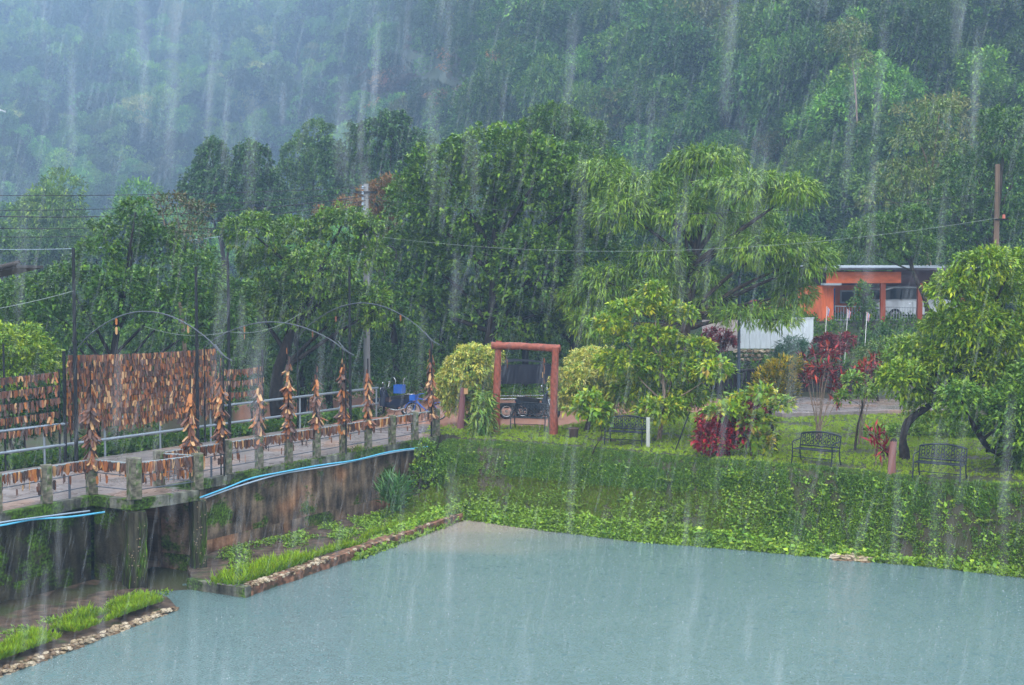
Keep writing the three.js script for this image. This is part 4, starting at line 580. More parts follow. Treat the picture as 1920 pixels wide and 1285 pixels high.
// ---------------------------------------------------------------- things on the terrace and in the yard
const put = (geo, p, e) => { if (e) geo.applyMatrix4(new THREE.Matrix4().makeRotationFromEuler(e)); return geo.translate(p.x, p.y, p.z); };
{ // red log gate
  const L = V(-0.55, DECK - 0.05, -48.1), R = V(1.40, DECK - 0.05, -47.4), o = thing('log_gate', 'red brown gate of two log posts and a log beam', 'gate', L), d = R.clone().sub(L);
  seed(3); part('post', limb([V(0, 0, 0), V(0.03, 1.5, 0), V(0.1, 3.18, 0)], [0.135, 0.125, 0.11], 12, 0.25), M.log, o);
  part('post', limb([V(d.x, 0, d.z), V(d.x + 0.02, 1.5, d.z), V(d.x + 0.08, 2.98, d.z)], [0.14, 0.13, 0.12], 12, 0.25), M.log, o);
  const a = V(-0.14, 3.03, 0.06), b = V(d.x + 0.22, 2.94, d.z - 0.08), q = a.clone().lerp(b, 0.5).add(V(0, 0.02, 0));
  part('beam', limb([a, q, b], [0.125, 0.12, 0.14], 12, 0.2), M.log, o);
  for (const e of [a, b]) { const m = part('beam_end', new THREE.CylinderGeometry(0.125, 0.125, 0.02, 12).rotateZ(Math.PI / 2), M.log, o); m.position.copy(e); }
  for (const [t, n] of [[0.22, 4], [0.76, 7]]) { const s = thing('tag_string', t < 0.5 ? 'short string of tags hanging near the left gate post' : 'string of tags hanging near the right gate post', 'tags', L.clone().add(a.clone().lerp(b, t)), 0, 'tags hanging in the log gate'); part('cord', rod(V(0, -0.1, 0), V(0, -1.35, 0), 0.006, 4), M.cord, s); for (let k = 0; k < n; k++) tag(s, V(rr(-0.03, 0.03), -0.35 - k * 0.12, rr(-0.03, 0.03)), new THREE.Euler(rr(-0.2, 0.2), rr(0, 3), rr(-0.2, 0.2)), 1.05); }
}
// cast iron benches: arched back filled with scrollwork, slatted seat, looped arms
function bench(label, p, turn, like) {
  const o = thing('iron_bench', label, 'bench', p, turn, 'iron benches facing the pond'), W = 1.26;
  if (like) { like.children.forEach((c) => o.add(c.clone())); return o; }
  const back = (x, y) => V(x, y, -0.2 - (y - 0.42) * 0.22), arc = (x) => 0.82 + 0.08 * (1 - Math.pow(2 * x / W, 2));
  const top = [], low = []; for (let k = 0; k <= 10; k++) { const x = -W / 2 + W * k / 10; top.push(back(x, arc(x))); low.push(back(x, 0.5)); }
  part('top_rail', pipe(top, 0.028, 30), M.iron, o); part('lower_rail', pipe(low, 0.024, 10), M.iron, o);
  const scroll = []; for (let i = 0; i < 9; i++) for (let j = 0; j < 3; j++) { const x = -W / 2 + 0.1 + i * (W - 0.2) / 8, y = 0.555 + j * (arc(x) - 0.57) / 3 + (arc(x) - 0.57) / 6 - 0.02, r = 0.046; const t = new THREE.TorusGeometry(r, 0.013, 5, 12, Math.PI * (1.4 + ((i + j) % 3) * 0.3)).rotateZ(i * 1.3 + j * 2.1); scroll.push(put(t, back(x, y), new THREE.Euler(-0.22, 0, 0))); }
  for (let i = 0; i < 8; i++) { const x = -W / 2 + 0.17 + i * (W - 0.2) / 8; scroll.push(rod(back(x, 0.5), back(x + (i % 2 ? 0.05 : -0.05), arc(x)), 0.010, 4)); }
  part('scrollwork', merge(scroll), M.iron, o);
  for (let k = 0; k < 6; k++) part('seat_slat', block(W - 0.06, 0.018, 0.055, 0.004).translate(0, 0.425 - 0.012 * Math.sin(k / 5 * 3.14), -0.18 + k * 0.078), M.iron, o);
  for (const s of [-1, 1]) {
    const x = s * W / 2;
    part('leg', pipe([V(x, 0, 0.27), V(x, 0.2, 0.235), V(x, 0.43, 0.22), V(x, 0.56, 0.235)], 0.02, 16), M.iron, o);
    part('leg', pipe([V(x, 0, -0.3), V(x, 0.22, -0.22), V(x, 0.45, -0.21), back(x, 0.66), back(x, arc(x))], 0.02, 20), M.iron, o);
    part('arm', pipe([back(x, 0.68), V(x, 0.66, -0.05), V(x, 0.64, 0.16), V(x, 0.58, 0.24), V(x, 0.52, 0.2)], 0.017, 20), M.iron, o);
    part('side_rail', rod(V(x, 0.42, -0.21), V(x, 0.42, 0.22), 0.015), M.iron, o);
  }
  part('stretcher', rod(V(-W / 2, 0.2, 0.235), V(W / 2, 0.2, 0.235), 0.012), M.iron, o);
  return o;
}
{
  const g = (x, z) => V(x, height(x, z) - 0.004, z);
  const b = bench('black iron bench standing inside the log gate', g(0.62, -48.9), -0.33);
  bench('black iron bench beside the wide variegated shrub', g(3.62, -44.5), -0.46, b);
  bench('black iron bench between the croton and the red cordyline', g(8.66, -39.9), -0.72, b);
  bench('black iron bench standing alone near the frame edge', g(11.3, -37.0), -0.62, b);
}
{ // small posts, stakes and pots
  const o = thing('white_stake', 'white painted stake beside the second bench', 'stake', V(4.26, DECK - 0.1, -43.9)); part('stake', block(0.11, 1.05, 0.11, 0.015).translate(0, 0.5, 0), std({ color: rgb(0.40, 0.42, 0.37), roughness: 0.6 }), o);
  const s = thing('painted_stump', 'pink brown painted post standing among the dark canes', 'post', V(10.28, DECK - 0.1, -37.95)); part('post', limb([V(0, 0, 0), V(0.02, 0.5, 0), V(0.06, 1.0, 0)], [0.115, 0.1, 0.09], 10, 0.3), std({ color: rgb(0.20, 0.085, 0.07), roughness: 0.55 }), s);
  part('cap', new THREE.SphereGeometry(0.095, 10, 6, 0, 6.3, 0, 1.57).translate(0.06, 0.98, 0), M.darkBark, s);
  const p2 = thing('painted_stump', 'leaning purple brown post under the left variegated shrub', 'post', V(-1.82, DECK - 0.1, -49)); part('post', limb([V(0, 0, 0), V(0.07, 0.9, 0), V(0.12, 1.55, 0)], [0.12, 0.11, 0.1], 10, 0.3), std({ color: rgb(0.20, 0.09, 0.095), roughness: 0.55 }), p2);
  const tg = thing('wooden_sign', 'small pale wooden board hung under the left variegated shrub', 'board', V(-1.6, DECK + 1.35, -48.7)); part('board', block(0.14, 0.2, 0.02, 0.003), M.tags[3], tg); part('cord', rod(V(0, 0.1, 0), V(0, 0.4, 0), 0.005, 4), M.cord, tg);
  const pt = thing('flower_pot', 'dark clay pot at the foot of the wide variegated shrub', 'pot', V(2.05, DECK - 0.05, -46.6)); part('pot', new THREE.LatheGeometry([[0, 0], [0.13, 0], [0.17, 0.3], [0.19, 0.31], [0.19, 0.36], [0.15, 0.36], [0.13, 0.1], [0, 0.1]].map(([a, b]) => new THREE.Vector2(a, b)), 20), std({ color: rgb(0.08, 0.055, 0.045), roughness: 0.7 }), pt);
  const dp = thing('leaning_prop', 'thin dark prop leaning against the young tree', 'prop', V(4.95, DECK - 0.05, -42.7)); part('prop', rod(V(0, 0, 0), V(0.5, 1.25, -0.3), 0.022), M.darkSteel, dp);
}
// ---- two-wheelers
const rubber = std({ color: rgb(0.014, 0.014, 0.015), roughness: 0.75 }), chrome = std({ color: rgb(0.6, 0.62, 0.65), roughness: 0.22, metalness: 0.9 });
function wheel(parent, x, r, tube, spokes, rimMat, z = 0) {
  const w = part('wheel', new THREE.TorusGeometry(r - tube, tube, 8, 28).translate(x, r, z), rubber, parent);
  part('rim', new THREE.TorusGeometry(r - tube * 2.1, tube * 0.45, 6, 28).translate(x, r, z), rimMat, w);
  const l = []; for (let k = 0; k < spokes; k++) { const a = k / spokes * 6.283; l.push(rod(V(x, r, z + (k % 2 - 0.5) * 0.05), V(x + Math.cos(a) * (r - tube * 2), r + Math.sin(a) * (r - tube * 2), z), 0.004, 4)); } part('spokes', merge(l), rimMat, w);
  part('hub', new THREE.CylinderGeometry(0.045, 0.045, 0.11, 10).rotateX(Math.PI / 2).translate(x, r, z), rimMat, w);
}
function shell(outline, width, bevel = 0.03) { const s = new THREE.Shape(outline.map(([x, y]) => new THREE.Vector2(x, y))); return new THREE.ExtrudeGeometry(s, { depth: width - 2 * bevel, bevelEnabled: true, bevelSize: bevel, bevelThickness: bevel, bevelSegments: 2 }).translate(0, 0, -(width - 2 * bevel) / 2); }
function motorbike(label, p, turn, paint) { // a step-through motorbike, its front towards -x
  const o = thing('motorbike', label, 'motorbike', p, turn);
  wheel(o, -0.62, 0.29, 0.045, 12, chrome); wheel(o, 0.6, 0.29, 0.05, 12, chrome);
  part('body', shell([[-0.22, 0.36], [0.1, 0.3], [0.36, 0.42], [0.8, 0.62], [0.86, 0.72], [0.4, 0.68], [0.05, 0.62], [-0.08, 0.48], [-0.24, 0.5]], 0.24), paint, o);
  part('leg_shield', shell([[-0.46, 0.42], [-0.3, 0.38], [-0.26, 0.7], [-0.36, 0.95], [-0.46, 0.98], [-0.42, 0.7]], 0.4, 0.03), paint, o);
  part('seat', shell([[-0.02, 0.66], [0.6, 0.7], [0.78, 0.78], [0.7, 0.81], [0.4, 0.78], [0.1, 0.75], [-0.02, 0.72]], 0.25, 0.04), rubber, o);
  part('front_fork', merge([rod(V(-0.4, 0.9, 0.09), V(-0.62, 0.29, 0.09), 0.022), rod(V(-0.4, 0.9, -0.09), V(-0.62, 0.29, -0.09), 0.022)]), chrome, o);
  part('front_mudguard', new THREE.TorusGeometry(0.33, 0.055, 6, 14, 2.0).rotateZ(0.7).translate(-0.62, 0.29, 0), paint, o);
  part('rear_mudguard', new THREE.TorusGeometry(0.34, 0.05, 6, 14, 1.9).rotateZ(-0.1).translate(0.6, 0.29, 0), rubber, o);
  part('handlebar', pipe([V(-0.2, 1.06, 0.34), V(-0.32, 1.06, 0.16), V(-0.36, 1.0, 0), V(-0.32, 1.06, -0.16), V(-0.2, 1.06, -0.34)], 0.016, 20), rubber, o);
  const h = part('headlamp', new THREE.SphereGeometry(0.1, 14, 10).scale(0.8, 0.8, 1.2).translate(-0.42, 1.02, 0), paint, o); part('lens', new THREE.SphereGeometry(0.075, 14, 10).scale(0.5, 0.8, 1.2).translate(-0.475, 1.02, 0), std({ color: rgb(0.75, 0.78, 0.8), roughness: 0.15 }), h);
  for (const s of [-1, 1]) part('mirror', merge([rod(V(-0.3, 1.07, s * 0.2), V(-0.28, 1.24, s * 0.28), 0.008, 5), new THREE.SphereGeometry(0.055, 10, 8).scale(0.4, 0.8, 1).translate(-0.28, 1.27, s * 0.29)]), chrome, o);
  part('exhaust', pipe([V(-0.05, 0.26, 0.14), V(0.25, 0.24, 0.16), V(0.5, 0.3, 0.17), V(0.85, 0.42, 0.17)], 0.045, 16, 8), chrome, o);
  part('engine', put(new THREE.CylinderGeometry(0.12, 0.12, 0.26, 12).rotateX(Math.PI / 2), V(0.05, 0.32, 0)), M.darkSteel, o);
  part('rear_rack', pipe([V(0.55, 0.84, 0.1), V(0.86, 0.86, 0.1), V(0.86, 0.86, -0.1), V(0.55, 0.84, -0.1)], 0.011, 20), chrome, o);
  part('tail_light', new THREE.SphereGeometry(0.06, 10, 8).scale(0.6, 0.8, 1.2).translate(0.88, 0.66, 0), std({ color: rgb(0.4, 0.02, 0.02), roughness: 0.2 }), o);
  part('stand', rod(V(0.2, 0.3, 0.1), V(0.1, 0.0, 0.22), 0.013), M.darkSteel, o);
  return o;
}
{
  const navy = std({ color: rgb(0.012, 0.016, 0.035), roughness: 0.25 });
  const m = motorbike('dark parked motorbike with a blue crate behind the railing', V(-4.55, DECK, -53.6), -0.35, navy);
  const c = thing('blue_crate', 'blue plastic crate with upright handles on the parked motorbike', 'crate', V(-4.3, DECK + 0.86, -53.65), -0.35), bl = std({ color: rgb(0.02, 0.09, 0.36), roughness: 0.4 }); void m;
  for (const [w, d, x, z] of [[0.36, 0.02, 0, 0.15], [0.36, 0.02, 0, -0.15], [0.02, 0.28, 0.17, 0], [0.02, 0.28, -0.17, 0]]) part('side', box(w, 0.32, d, x, 0.17, z), bl, c); part('bottom', box(0.34, 0.02, 0.28, 0, 0.01, 0), bl, c);
  for (const s of [-1, 1]) part('handle', pipe([V(s * 0.16, 0.3, 0), V(s * 0.17, 0.5, 0), V(s * 0.24, 0.6, 0)], 0.014, 10), chrome, c);
  // bicycle
  const b = thing('bicycle', 'small blue bicycle leaning behind the last tag bundle', 'bicycle', V(-3.2, DECK, -52.2), -0.25), paint = std({ color: rgb(0.02, 0.10, 0.42), roughness: 0.3 });
  wheel(b, -0.5, 0.31, 0.022, 18, chrome); wheel(b, 0.5, 0.31, 0.022, 18, chrome);
  for (const [p, q, r] of [[[-0.32, 0.78], [0.18, 0.72], 0.02], [[-0.36, 0.68], [0.05, 0.3], 0.022], [[0.05, 0.3], [0.2, 0.8], 0.018], [[0.05, 0.3], [0.5, 0.31], 0.013], [[0.2, 0.74], [0.5, 0.31], 0.012], [[-0.5, 0.31], [-0.3, 0.88], 0.018]]) part('frame_tube', rod(V(p[0], p[1], 0), V(q[0], q[1], 0), r, 8), paint, b);
  part('saddle', shell([[0.08, 0.8], [0.34, 0.82], [0.34, 0.87], [0.08, 0.84]], 0.15, 0.02), rubber, b);
  part('handlebar', pipe([V(-0.18, 0.95, 0.26), V(-0.3, 0.93, 0.12), V(-0.3, 0.9, 0), V(-0.3, 0.93, -0.12), V(-0.18, 0.95, -0.26)], 0.013, 20), paint, b);
  for (const x of [-0.5, 0.5]) part('mudguard', new THREE.TorusGeometry(0.345, 0.02, 5, 18, 2.5).rotateZ(0.35).translate(x, 0.31, 0), paint, b);
  part('basket', merge([box(0.2, 0.02, 0.28, -0.5, 0.72, 0), box(0.02, 0.2, 0.28, -0.6, 0.81, 0), box(0.02, 0.2, 0.28, -0.4, 0.81, 0), box(0.2, 0.2, 0.02, -0.5, 0.81, 0.14), box(0.2, 0.2, 0.02, -0.5, 0.81, -0.14)]), paint, b);
  part('chain_ring', put(new THREE.TorusGeometry(0.09, 0.012, 5, 18), V(0.05, 0.3, 0.05)), M.darkSteel, b); part('pedal', box(0.1, 0.02, 0.08, 0.12, 0.18, 0.1), rubber, b);
  // motorbike with a covered sidecar behind the gate
  motorbike('dark motorbike coupled to the black covered sidecar behind the gate', V(0.95, DECK, -52.3), 2.75, std({ color: rgb(0.02, 0.03, 0.045), roughness: 0.25 }));
  const s = thing('covered_sidecar', 'black canopied sidecar cart seen through the log gate', 'sidecar', V(0.3, DECK, -53.2), 0.12), tarp = std({ color: rgb(0.012, 0.014, 0.024), roughness: 0.5 });
  const roof = new THREE.PlaneGeometry(2.2, 1.5, 16, 8).rotateX(-Math.PI / 2), q = roof.attributes.position; for (let i = 0; i < q.count; i++) q.setY(i, 2.02 + 0.14 * (1 - Math.pow(q.getX(i) / 1.1, 2)) + 0.02 * perlin.noise(q.getX(i) * 4, 0, q.getZ(i) * 4)); roof.computeVertexNormals();
  const can = part('canopy', roof, tarp, s); const flap = new THREE.PlaneGeometry(2.16, 0.72, 20, 4), f = flap.attributes.position; for (let i = 0; i < f.count; i++) f.setXYZ(i, f.getX(i), f.getY(i) + 1.68, 0.74 + 0.05 * Math.sin(f.getX(i) * 9) * (0.5 - f.getY(i))); flap.computeVertexNormals(); part('flap', flap, tarp, can);
  for (const [x, z] of [[-1, 0.66], [1, 0.66], [-1, -0.66], [1, -0.66]]) part('canopy_post', rod(V(x, 0.4, z), V(x, 2.05, z), 0.02), M.darkSteel, s);
  part('tray', box(2.0, 0.08, 1.3, 0, 0.44, 0), M.darkSteel, s); for (const z of [-0.64, 0.64]) part('tray_rail', rod(V(-1, 0.75, z), V(1, 0.75, z), 0.018), chrome, s);
  for (const x of [-0.6, 0.55]) wheel(s, x, 0.29, 0.045, 12, chrome, 0.75);
}
// ---------------------------------------------------------------- paths, fence, panel wall
struct('concrete_path', slab([[9.2, -55.0], [10.2, -52.9], [14.6, -54.2], [26, -53.2], [30, -60], [12, -61.5]], DECK + 0.16, 0.3, 0.02), M.pathTop, 'grey concrete path behind the third bench');
{
  const o = thing('timber_fence', 'low dark timber fence along the back of the yard', 'fence'), dk = std({ color: rgb(0.03, 0.022, 0.022), roughness: 0.7 });
  const a = V(8.0, 0, -62.2), b = V(15.6, 0, -60.2), n = 40; for (let k = 0; k < n; k++) { const p = a.clone().lerp(b, (k + 0.5) / n), y = height(p.x, p.z); part('plank', block(0.165, 0.95, 0.03, 0.004).rotateY(-0.26).translate(p.x, y + 0.45 + 0.02 * Math.sin(k * 7), p.z), dk, o); if (k % 8 === 0) part('post', block(0.12, 1.25, 0.12, 0.01).translate(p.x, y + 0.58, p.z - 0.09), dk, o); }
  for (let k = 0; k < 5; k++) { const p = a.clone().lerp(b, k / 5), q = a.clone().lerp(b, (k + 1) / 5); part('top_rail', rod(V(p.x, height(p.x, p.z) + 1.0, p.z), V(q.x, height(q.x, q.z) + 1.0, q.z), 0.06, 6), dk, o); }
}
{
  const p = at(1455, 655, 66), o = thing('panel_wall', 'white concrete panel wall on a rubble stone base', 'wall', V(p.x, 3.82, p.z), 0), w = std({ map: tex(128, 128, (u, v) => { const k = 1 + 0.16 * fbm(u * 14, v * 1.6, 3, 4); return [196 * k, 204 * k, 210 * k]; }), roughness: 0.55 });
  for (let k = 0; k < 7; k++) part('panel', block(0.492, 1.4, 0.06, 0.006).translate(-1.5 + k * 0.5, 0.7, (k % 2) * 0.012), w, o);
  part('cap', block(3.56, 0.05, 0.12, 0.008).translate(0, 1.43, 0), w, o); seed(15);
  for (let r = 0; r < 3; r++) for (let k = 0; k < 13; k++) { const m = part('stone', pick(stoneGeo), M.stones[k % 4], o); m.position.set(-1.85 + k * 0.3 + r * 0.12, -0.12 - r * 0.2, 0.02); m.scale.set(0.17, 0.12, 0.14); m.rotation.y = rr(0, 6); }
  const lo = thing('pink_wall', 'low pinkish rendered wall left of the white panels', 'wall', at(1350, 625, 67.5)); part('wall', block(1.7, 1.5, 0.16, 0.01).translate(0, -0.1, 0), std({ color: rgb(0.45, 0.38, 0.37), roughness: 0.7 }), lo); part('coping', block(1.76, 0.07, 0.22, 0.01).translate(0, 0.69, 0), M.slabEdge, lo);
}
{ // dark lamp post
  const p = at(1386, 600, 59), g = height(p.x, p.z) - 0.1, o = thing('dark_post', 'slim dark blue grey post left of the white panel wall', 'post', V(p.x, g, p.z)), h = at(1386, 520, 59).y - g; part('shaft', new THREE.CylinderGeometry(0.055, 0.075, h, 12).translate(0, h / 2, 0), std({ color: rgb(0.06, 0.085, 0.12), roughness: 0.4 }), o); part('base_plate', new THREE.CylinderGeometry(0.16, 0.16, 0.12, 12).translate(0, 0.1, 0), M.post, o); part('cap', new THREE.SphereGeometry(0.07, 10, 6).translate(0, h, 0), M.darkSteel, o);
}
// ---------------------------------------------------------------- flags
{
  const F = [[1548, 660, 575, 0], [1587, 658, 580, 1], [1623, 662, 585, 0]], say = ['flag on the white pole nearest the white panel wall', 'flag on the middle of three white poles', 'flag on the white pole nearest the carport'];
  const cloths = [[0.5, 0.02, 0.03], [0.75, 0.76, 0.78], [0.03, 0.04, 0.2], [0.75, 0.76, 0.78], [0.5, 0.02, 0.03]];
  F.forEach(([u, v0, v1], i) => {
    const a = at(u - 3, v0, 63.5), b = at(u + 3, v1, 63.5), o = thing('flag', 'limp wet red, white and blue ' + say[i], 'flag', a, 0, 'flags on white poles'); const top = b.clone().sub(a); part('pole', rod(V(0, -0.6, 0), top, 0.014, 8), std({ color: rgb(0.8, 0.8, 0.8), roughness: 0.4 }), o);
    const H = 0.36, W = [0.05, 0.05, 0.09, 0.05, 0.05]; let x = 0; W.forEach((w, k) => { const g = new THREE.PlaneGeometry(w * 0.55, H, 4, 10), q = g.attributes.position; for (let j = 0; j < q.count; j++) { const xx = x + q.getX(j) + w * 0.275, yy = q.getY(j); q.setXYZ(j, xx * (0.75 + 0.5 * (yy / H)), yy - xx * 0.7, 0.05 * Math.sin(xx * 28 + yy * 3)); } g.computeVertexNormals(); const mat = std({ color: rgb(...cloths[k]), roughness: 0.7, side: THREE.DoubleSide }); part('stripe', g.translate(top.x, top.y - H / 2 - 0.02, top.z), mat, o); x += w * 0.55; });
  });
}
// ---------------------------------------------------------------- orange house and its car
{
  const D = 70, k = D / FOCAL, X = (u) => (u - 960) * k, Y = (v) => at(960, v, D).y, o = thing('orange_house', 'orange house with open carport on the slope', 'house', V(X(1640), 4.7, -D)), ox = X(1640), oy = 4.7;
  const or = std({ map: tex(128, 128, (u, v) => { const q = 1 + 0.2 * fbm(u * 8, v * 3, 3, 4); return [214 * q, 108 * q, 66 * q]; }), roughness: 0.6 }), rd = std({ color: rgb(0.30, 0.07, 0.035), roughness: 0.6 }), dark = std({ color: rgb(0.05, 0.045, 0.06), roughness: 0.8 }), mauve = std({ color: rgb(0.14, 0.075, 0.085), roughness: 0.7 }), sheet = std({ color: rgb(0.30, 0.33, 0.37), roughness: 0.4 });
  const B = (n, u0, u1, v0, v1, z0, z1, m) => part(n, box(X(u1) - X(u0), Y(v0) - Y(v1), z1 - z0, (X(u0) + X(u1)) / 2 - ox, (Y(v0) + Y(v1)) / 2 - oy, (z0 + z1) / 2), m, o);
  B('floor', 1520, 1860, 603, 622, -8, 0.6, M.slabEdge); B('rear_wall', 1560, 1860, 508, 603, -8.2, -8, mauve); B('side_wall', 1541, 1562, 538, 603, -6, -0.2, or); B('front_wall', 1541, 1563, 537, 602, -0.2, 0.02, or);
  B('inner_wall', 1563, 1652, 536, 603, -4.1, -4, or); const dr = B('door', 1572, 1600, 542, 602, -4.0, -3.93, std({ color: rgb(0.03, 0.10, 0.38), roughness: 0.4 })); part('handle', new THREE.SphereGeometry(0.05, 8, 6).translate(X(1596) - ox, Y(572) - oy, -3.88), chrome, dr);
  const wn = B('window', 1610, 1640, 546, 572, -4.0, -3.95, sheet); part('pane', box(0.62, 0.52, 0.02, X(1625) - ox, Y(559) - oy, -3.93), dark, wn);
  B('fascia', 1546, 1684, 510, 531, 0.3, 0.5, or); B('fascia', 1686, 1860, 506, 531, -1.2, -1.0, mauve); B('awning', 1538, 1570, 531, 535, 0.1, 0.9, sheet);
  const rf = part('roof', new THREE.BoxGeometry(X(1870) - X(1536), 0.09, 9.4).rotateX(0.02).translate((X(1870) + X(1536)) / 2 - ox, Y(506) - oy + 0.12, -3.6), std({ color: rgb(0.10, 0.09, 0.11), roughness: 0.7 }), o);
  for (let j = 0; j < 26; j++) part('ridge', rod(V(X(1536) - ox + 0.2 + j * 0.33, Y(506) - oy + 0.17 - 0.09, 0.95), V(X(1536) - ox + 0.2 + j * 0.33, Y(506) - oy + 0.17 + 0.09, -8.2), 0.025, 5), sheet, rf);
  for (const u of [1652, 1721, 1800]) B('post', u - 4.5, u + 4.5, 531, 604, 0.18, 0.42, rd);
  part('rail', rod(V(X(1563) - ox, Y(574) - oy, 0.3), V(X(1716) - ox, Y(577) - oy, 0.3), 0.025), sheet, o); part('rail', rod(V(X(1563) - ox, Y(600) - oy, 0.3), V(X(1716) - ox, Y(600) - oy, 0.3), 0.02), sheet, o);
  for (let u = 1564; u < 1716; u += 5.2) part('baluster', rod(V(X(u) - ox, Y(600) - oy, 0.3), V(X(u) - ox, Y(575) - oy, 0.3), 0.013, 5), sheet, o);
  // car: a tall estate seen from its side, its tail towards -x
  const c = thing('parked_car', 'white tall estate car parked in the orange carport', 'car', V(20.6, 4.9, -72.2), 0.12), white = phys({ color: rgb(0.62, 0.65, 0.68), roughness: 0.2, clearcoat: 1, clearcoatRoughness: 0.08 }), glass = std({ color: rgb(0.012, 0.016, 0.02), roughness: 0.08 }), black = rubber;
  part('body', shell([[-2.15, 0.42], [-1.72, 0.3], [1.9, 0.3], [2.2, 0.45], [2.2, 0.8], [1.95, 0.98], [1.05, 1.08], [-2.1, 1.05], [-2.22, 0.85]], 1.78, 0.09), white, c);
  part('cabin', shell([[-2.05, 1.06], [1.0, 1.08], [0.35, 1.56], [-0.2, 1.66], [-1.35, 1.66], [-1.78, 1.55]], 1.5, 0.1), glass, c);
  part('roof_panel', shell([[-1.86, 1.58], [-1.35, 1.64], [-0.2, 1.64], [0.42, 1.52], [0.36, 1.6], [-0.2, 1.72], [-1.4, 1.73], [-1.95, 1.62]], 1.46, 0.02), white, c);
  for (const s of [-1, 1]) {
    for (const x of [-0.95, 0.12]) part('pillar', rod(V(x - 0.05, 1.05, s * 0.84), V(x, 1.64, s * 0.72), 0.035, 6), black, c);
    part('roof_rail', pipe([V(-1.6, 1.74, s * 0.6), V(-0.8, 1.79, s * 0.6), V(0.1, 1.75, s * 0.6)], 0.018, 12), chrome, c); part('tail_light', box(0.22, 0.2, 0.1, -2.08, 0.95, s * 0.82), std({ color: rgb(0.36, 0.015, 0.015), roughness: 0.15 }), c); part('headlight', box(0.3, 0.16, 0.12, 2.05, 0.78, s * 0.78), chrome, c); part('mirror', new THREE.SphereGeometry(0.1, 10, 8).scale(0.7, 0.8, 1).translate(0.75, 1.14, s * 0.98), white, c);
    for (const x of [-1.35, 1.35]) { const w = part('wheel', new THREE.CylinderGeometry(0.34, 0.34, 0.22, 24).rotateX(Math.PI / 2).translate(x, 0.34, s * 0.82), black, c); part('rim', new THREE.CylinderGeometry(0.22, 0.2, 0.235, 12).rotateX(Math.PI / 2).translate(x, 0.34, s * 0.82), chrome, w); }
    part('door_seam', box(0.012, 0.62, 0.01, -0.42, 0.72, s * 0.892), black, c); part('door_handle', box(0.16, 0.03, 0.03, -0.6, 0.94, s * 0.895), chrome, c); part('sill', box(2.2, 0.09, 0.05, 0, 0.33, s * 0.88), black, c);
  }
  part('tail_spoiler', box(0.3, 0.05, 1.3, -1.95, 1.66, 0), white, c); part('number_plate', box(0.02, 0.12, 0.4, -2.24, 0.72, 0), white, c);
}
{ // handcart behind the leafy tree
  const p = on(1868, 716, DECK + 0.3), o = thing('handcart', 'grey handcart with white upright rails behind the leafy tree', 'handcart', V(p.x, height(p.x, p.z), p.z), 0.4), gm = std({ color: rgb(0.33, 0.34, 0.40), roughness: 0.5 }), wh = std({ color: rgb(0.75, 0.76, 0.78), roughness: 0.4 });
  part('tray', merge([box(1.3, 0.05, 0.8, 0, 0.5, 0), box(1.3, 0.35, 0.04, 0, 0.68, 0.4), box(1.3, 0.35, 0.04, 0, 0.68, -0.4), box(0.04, 0.35, 0.8, 0.65, 0.68, 0), box(0.04, 0.35, 0.8, -0.65, 0.68, 0)]), gm, o);
  for (const x of [-0.6, -0.46, 0.2, 0.34]) part('upright', rod(V(x, 0.5, 0.42), V(x + 0.06, 1.25, 0.42), 0.02), wh, o); for (const z of [-0.42, 0.42]) wheel(o, 0.1, 0.26, 0.04, 10, chrome, z);
}
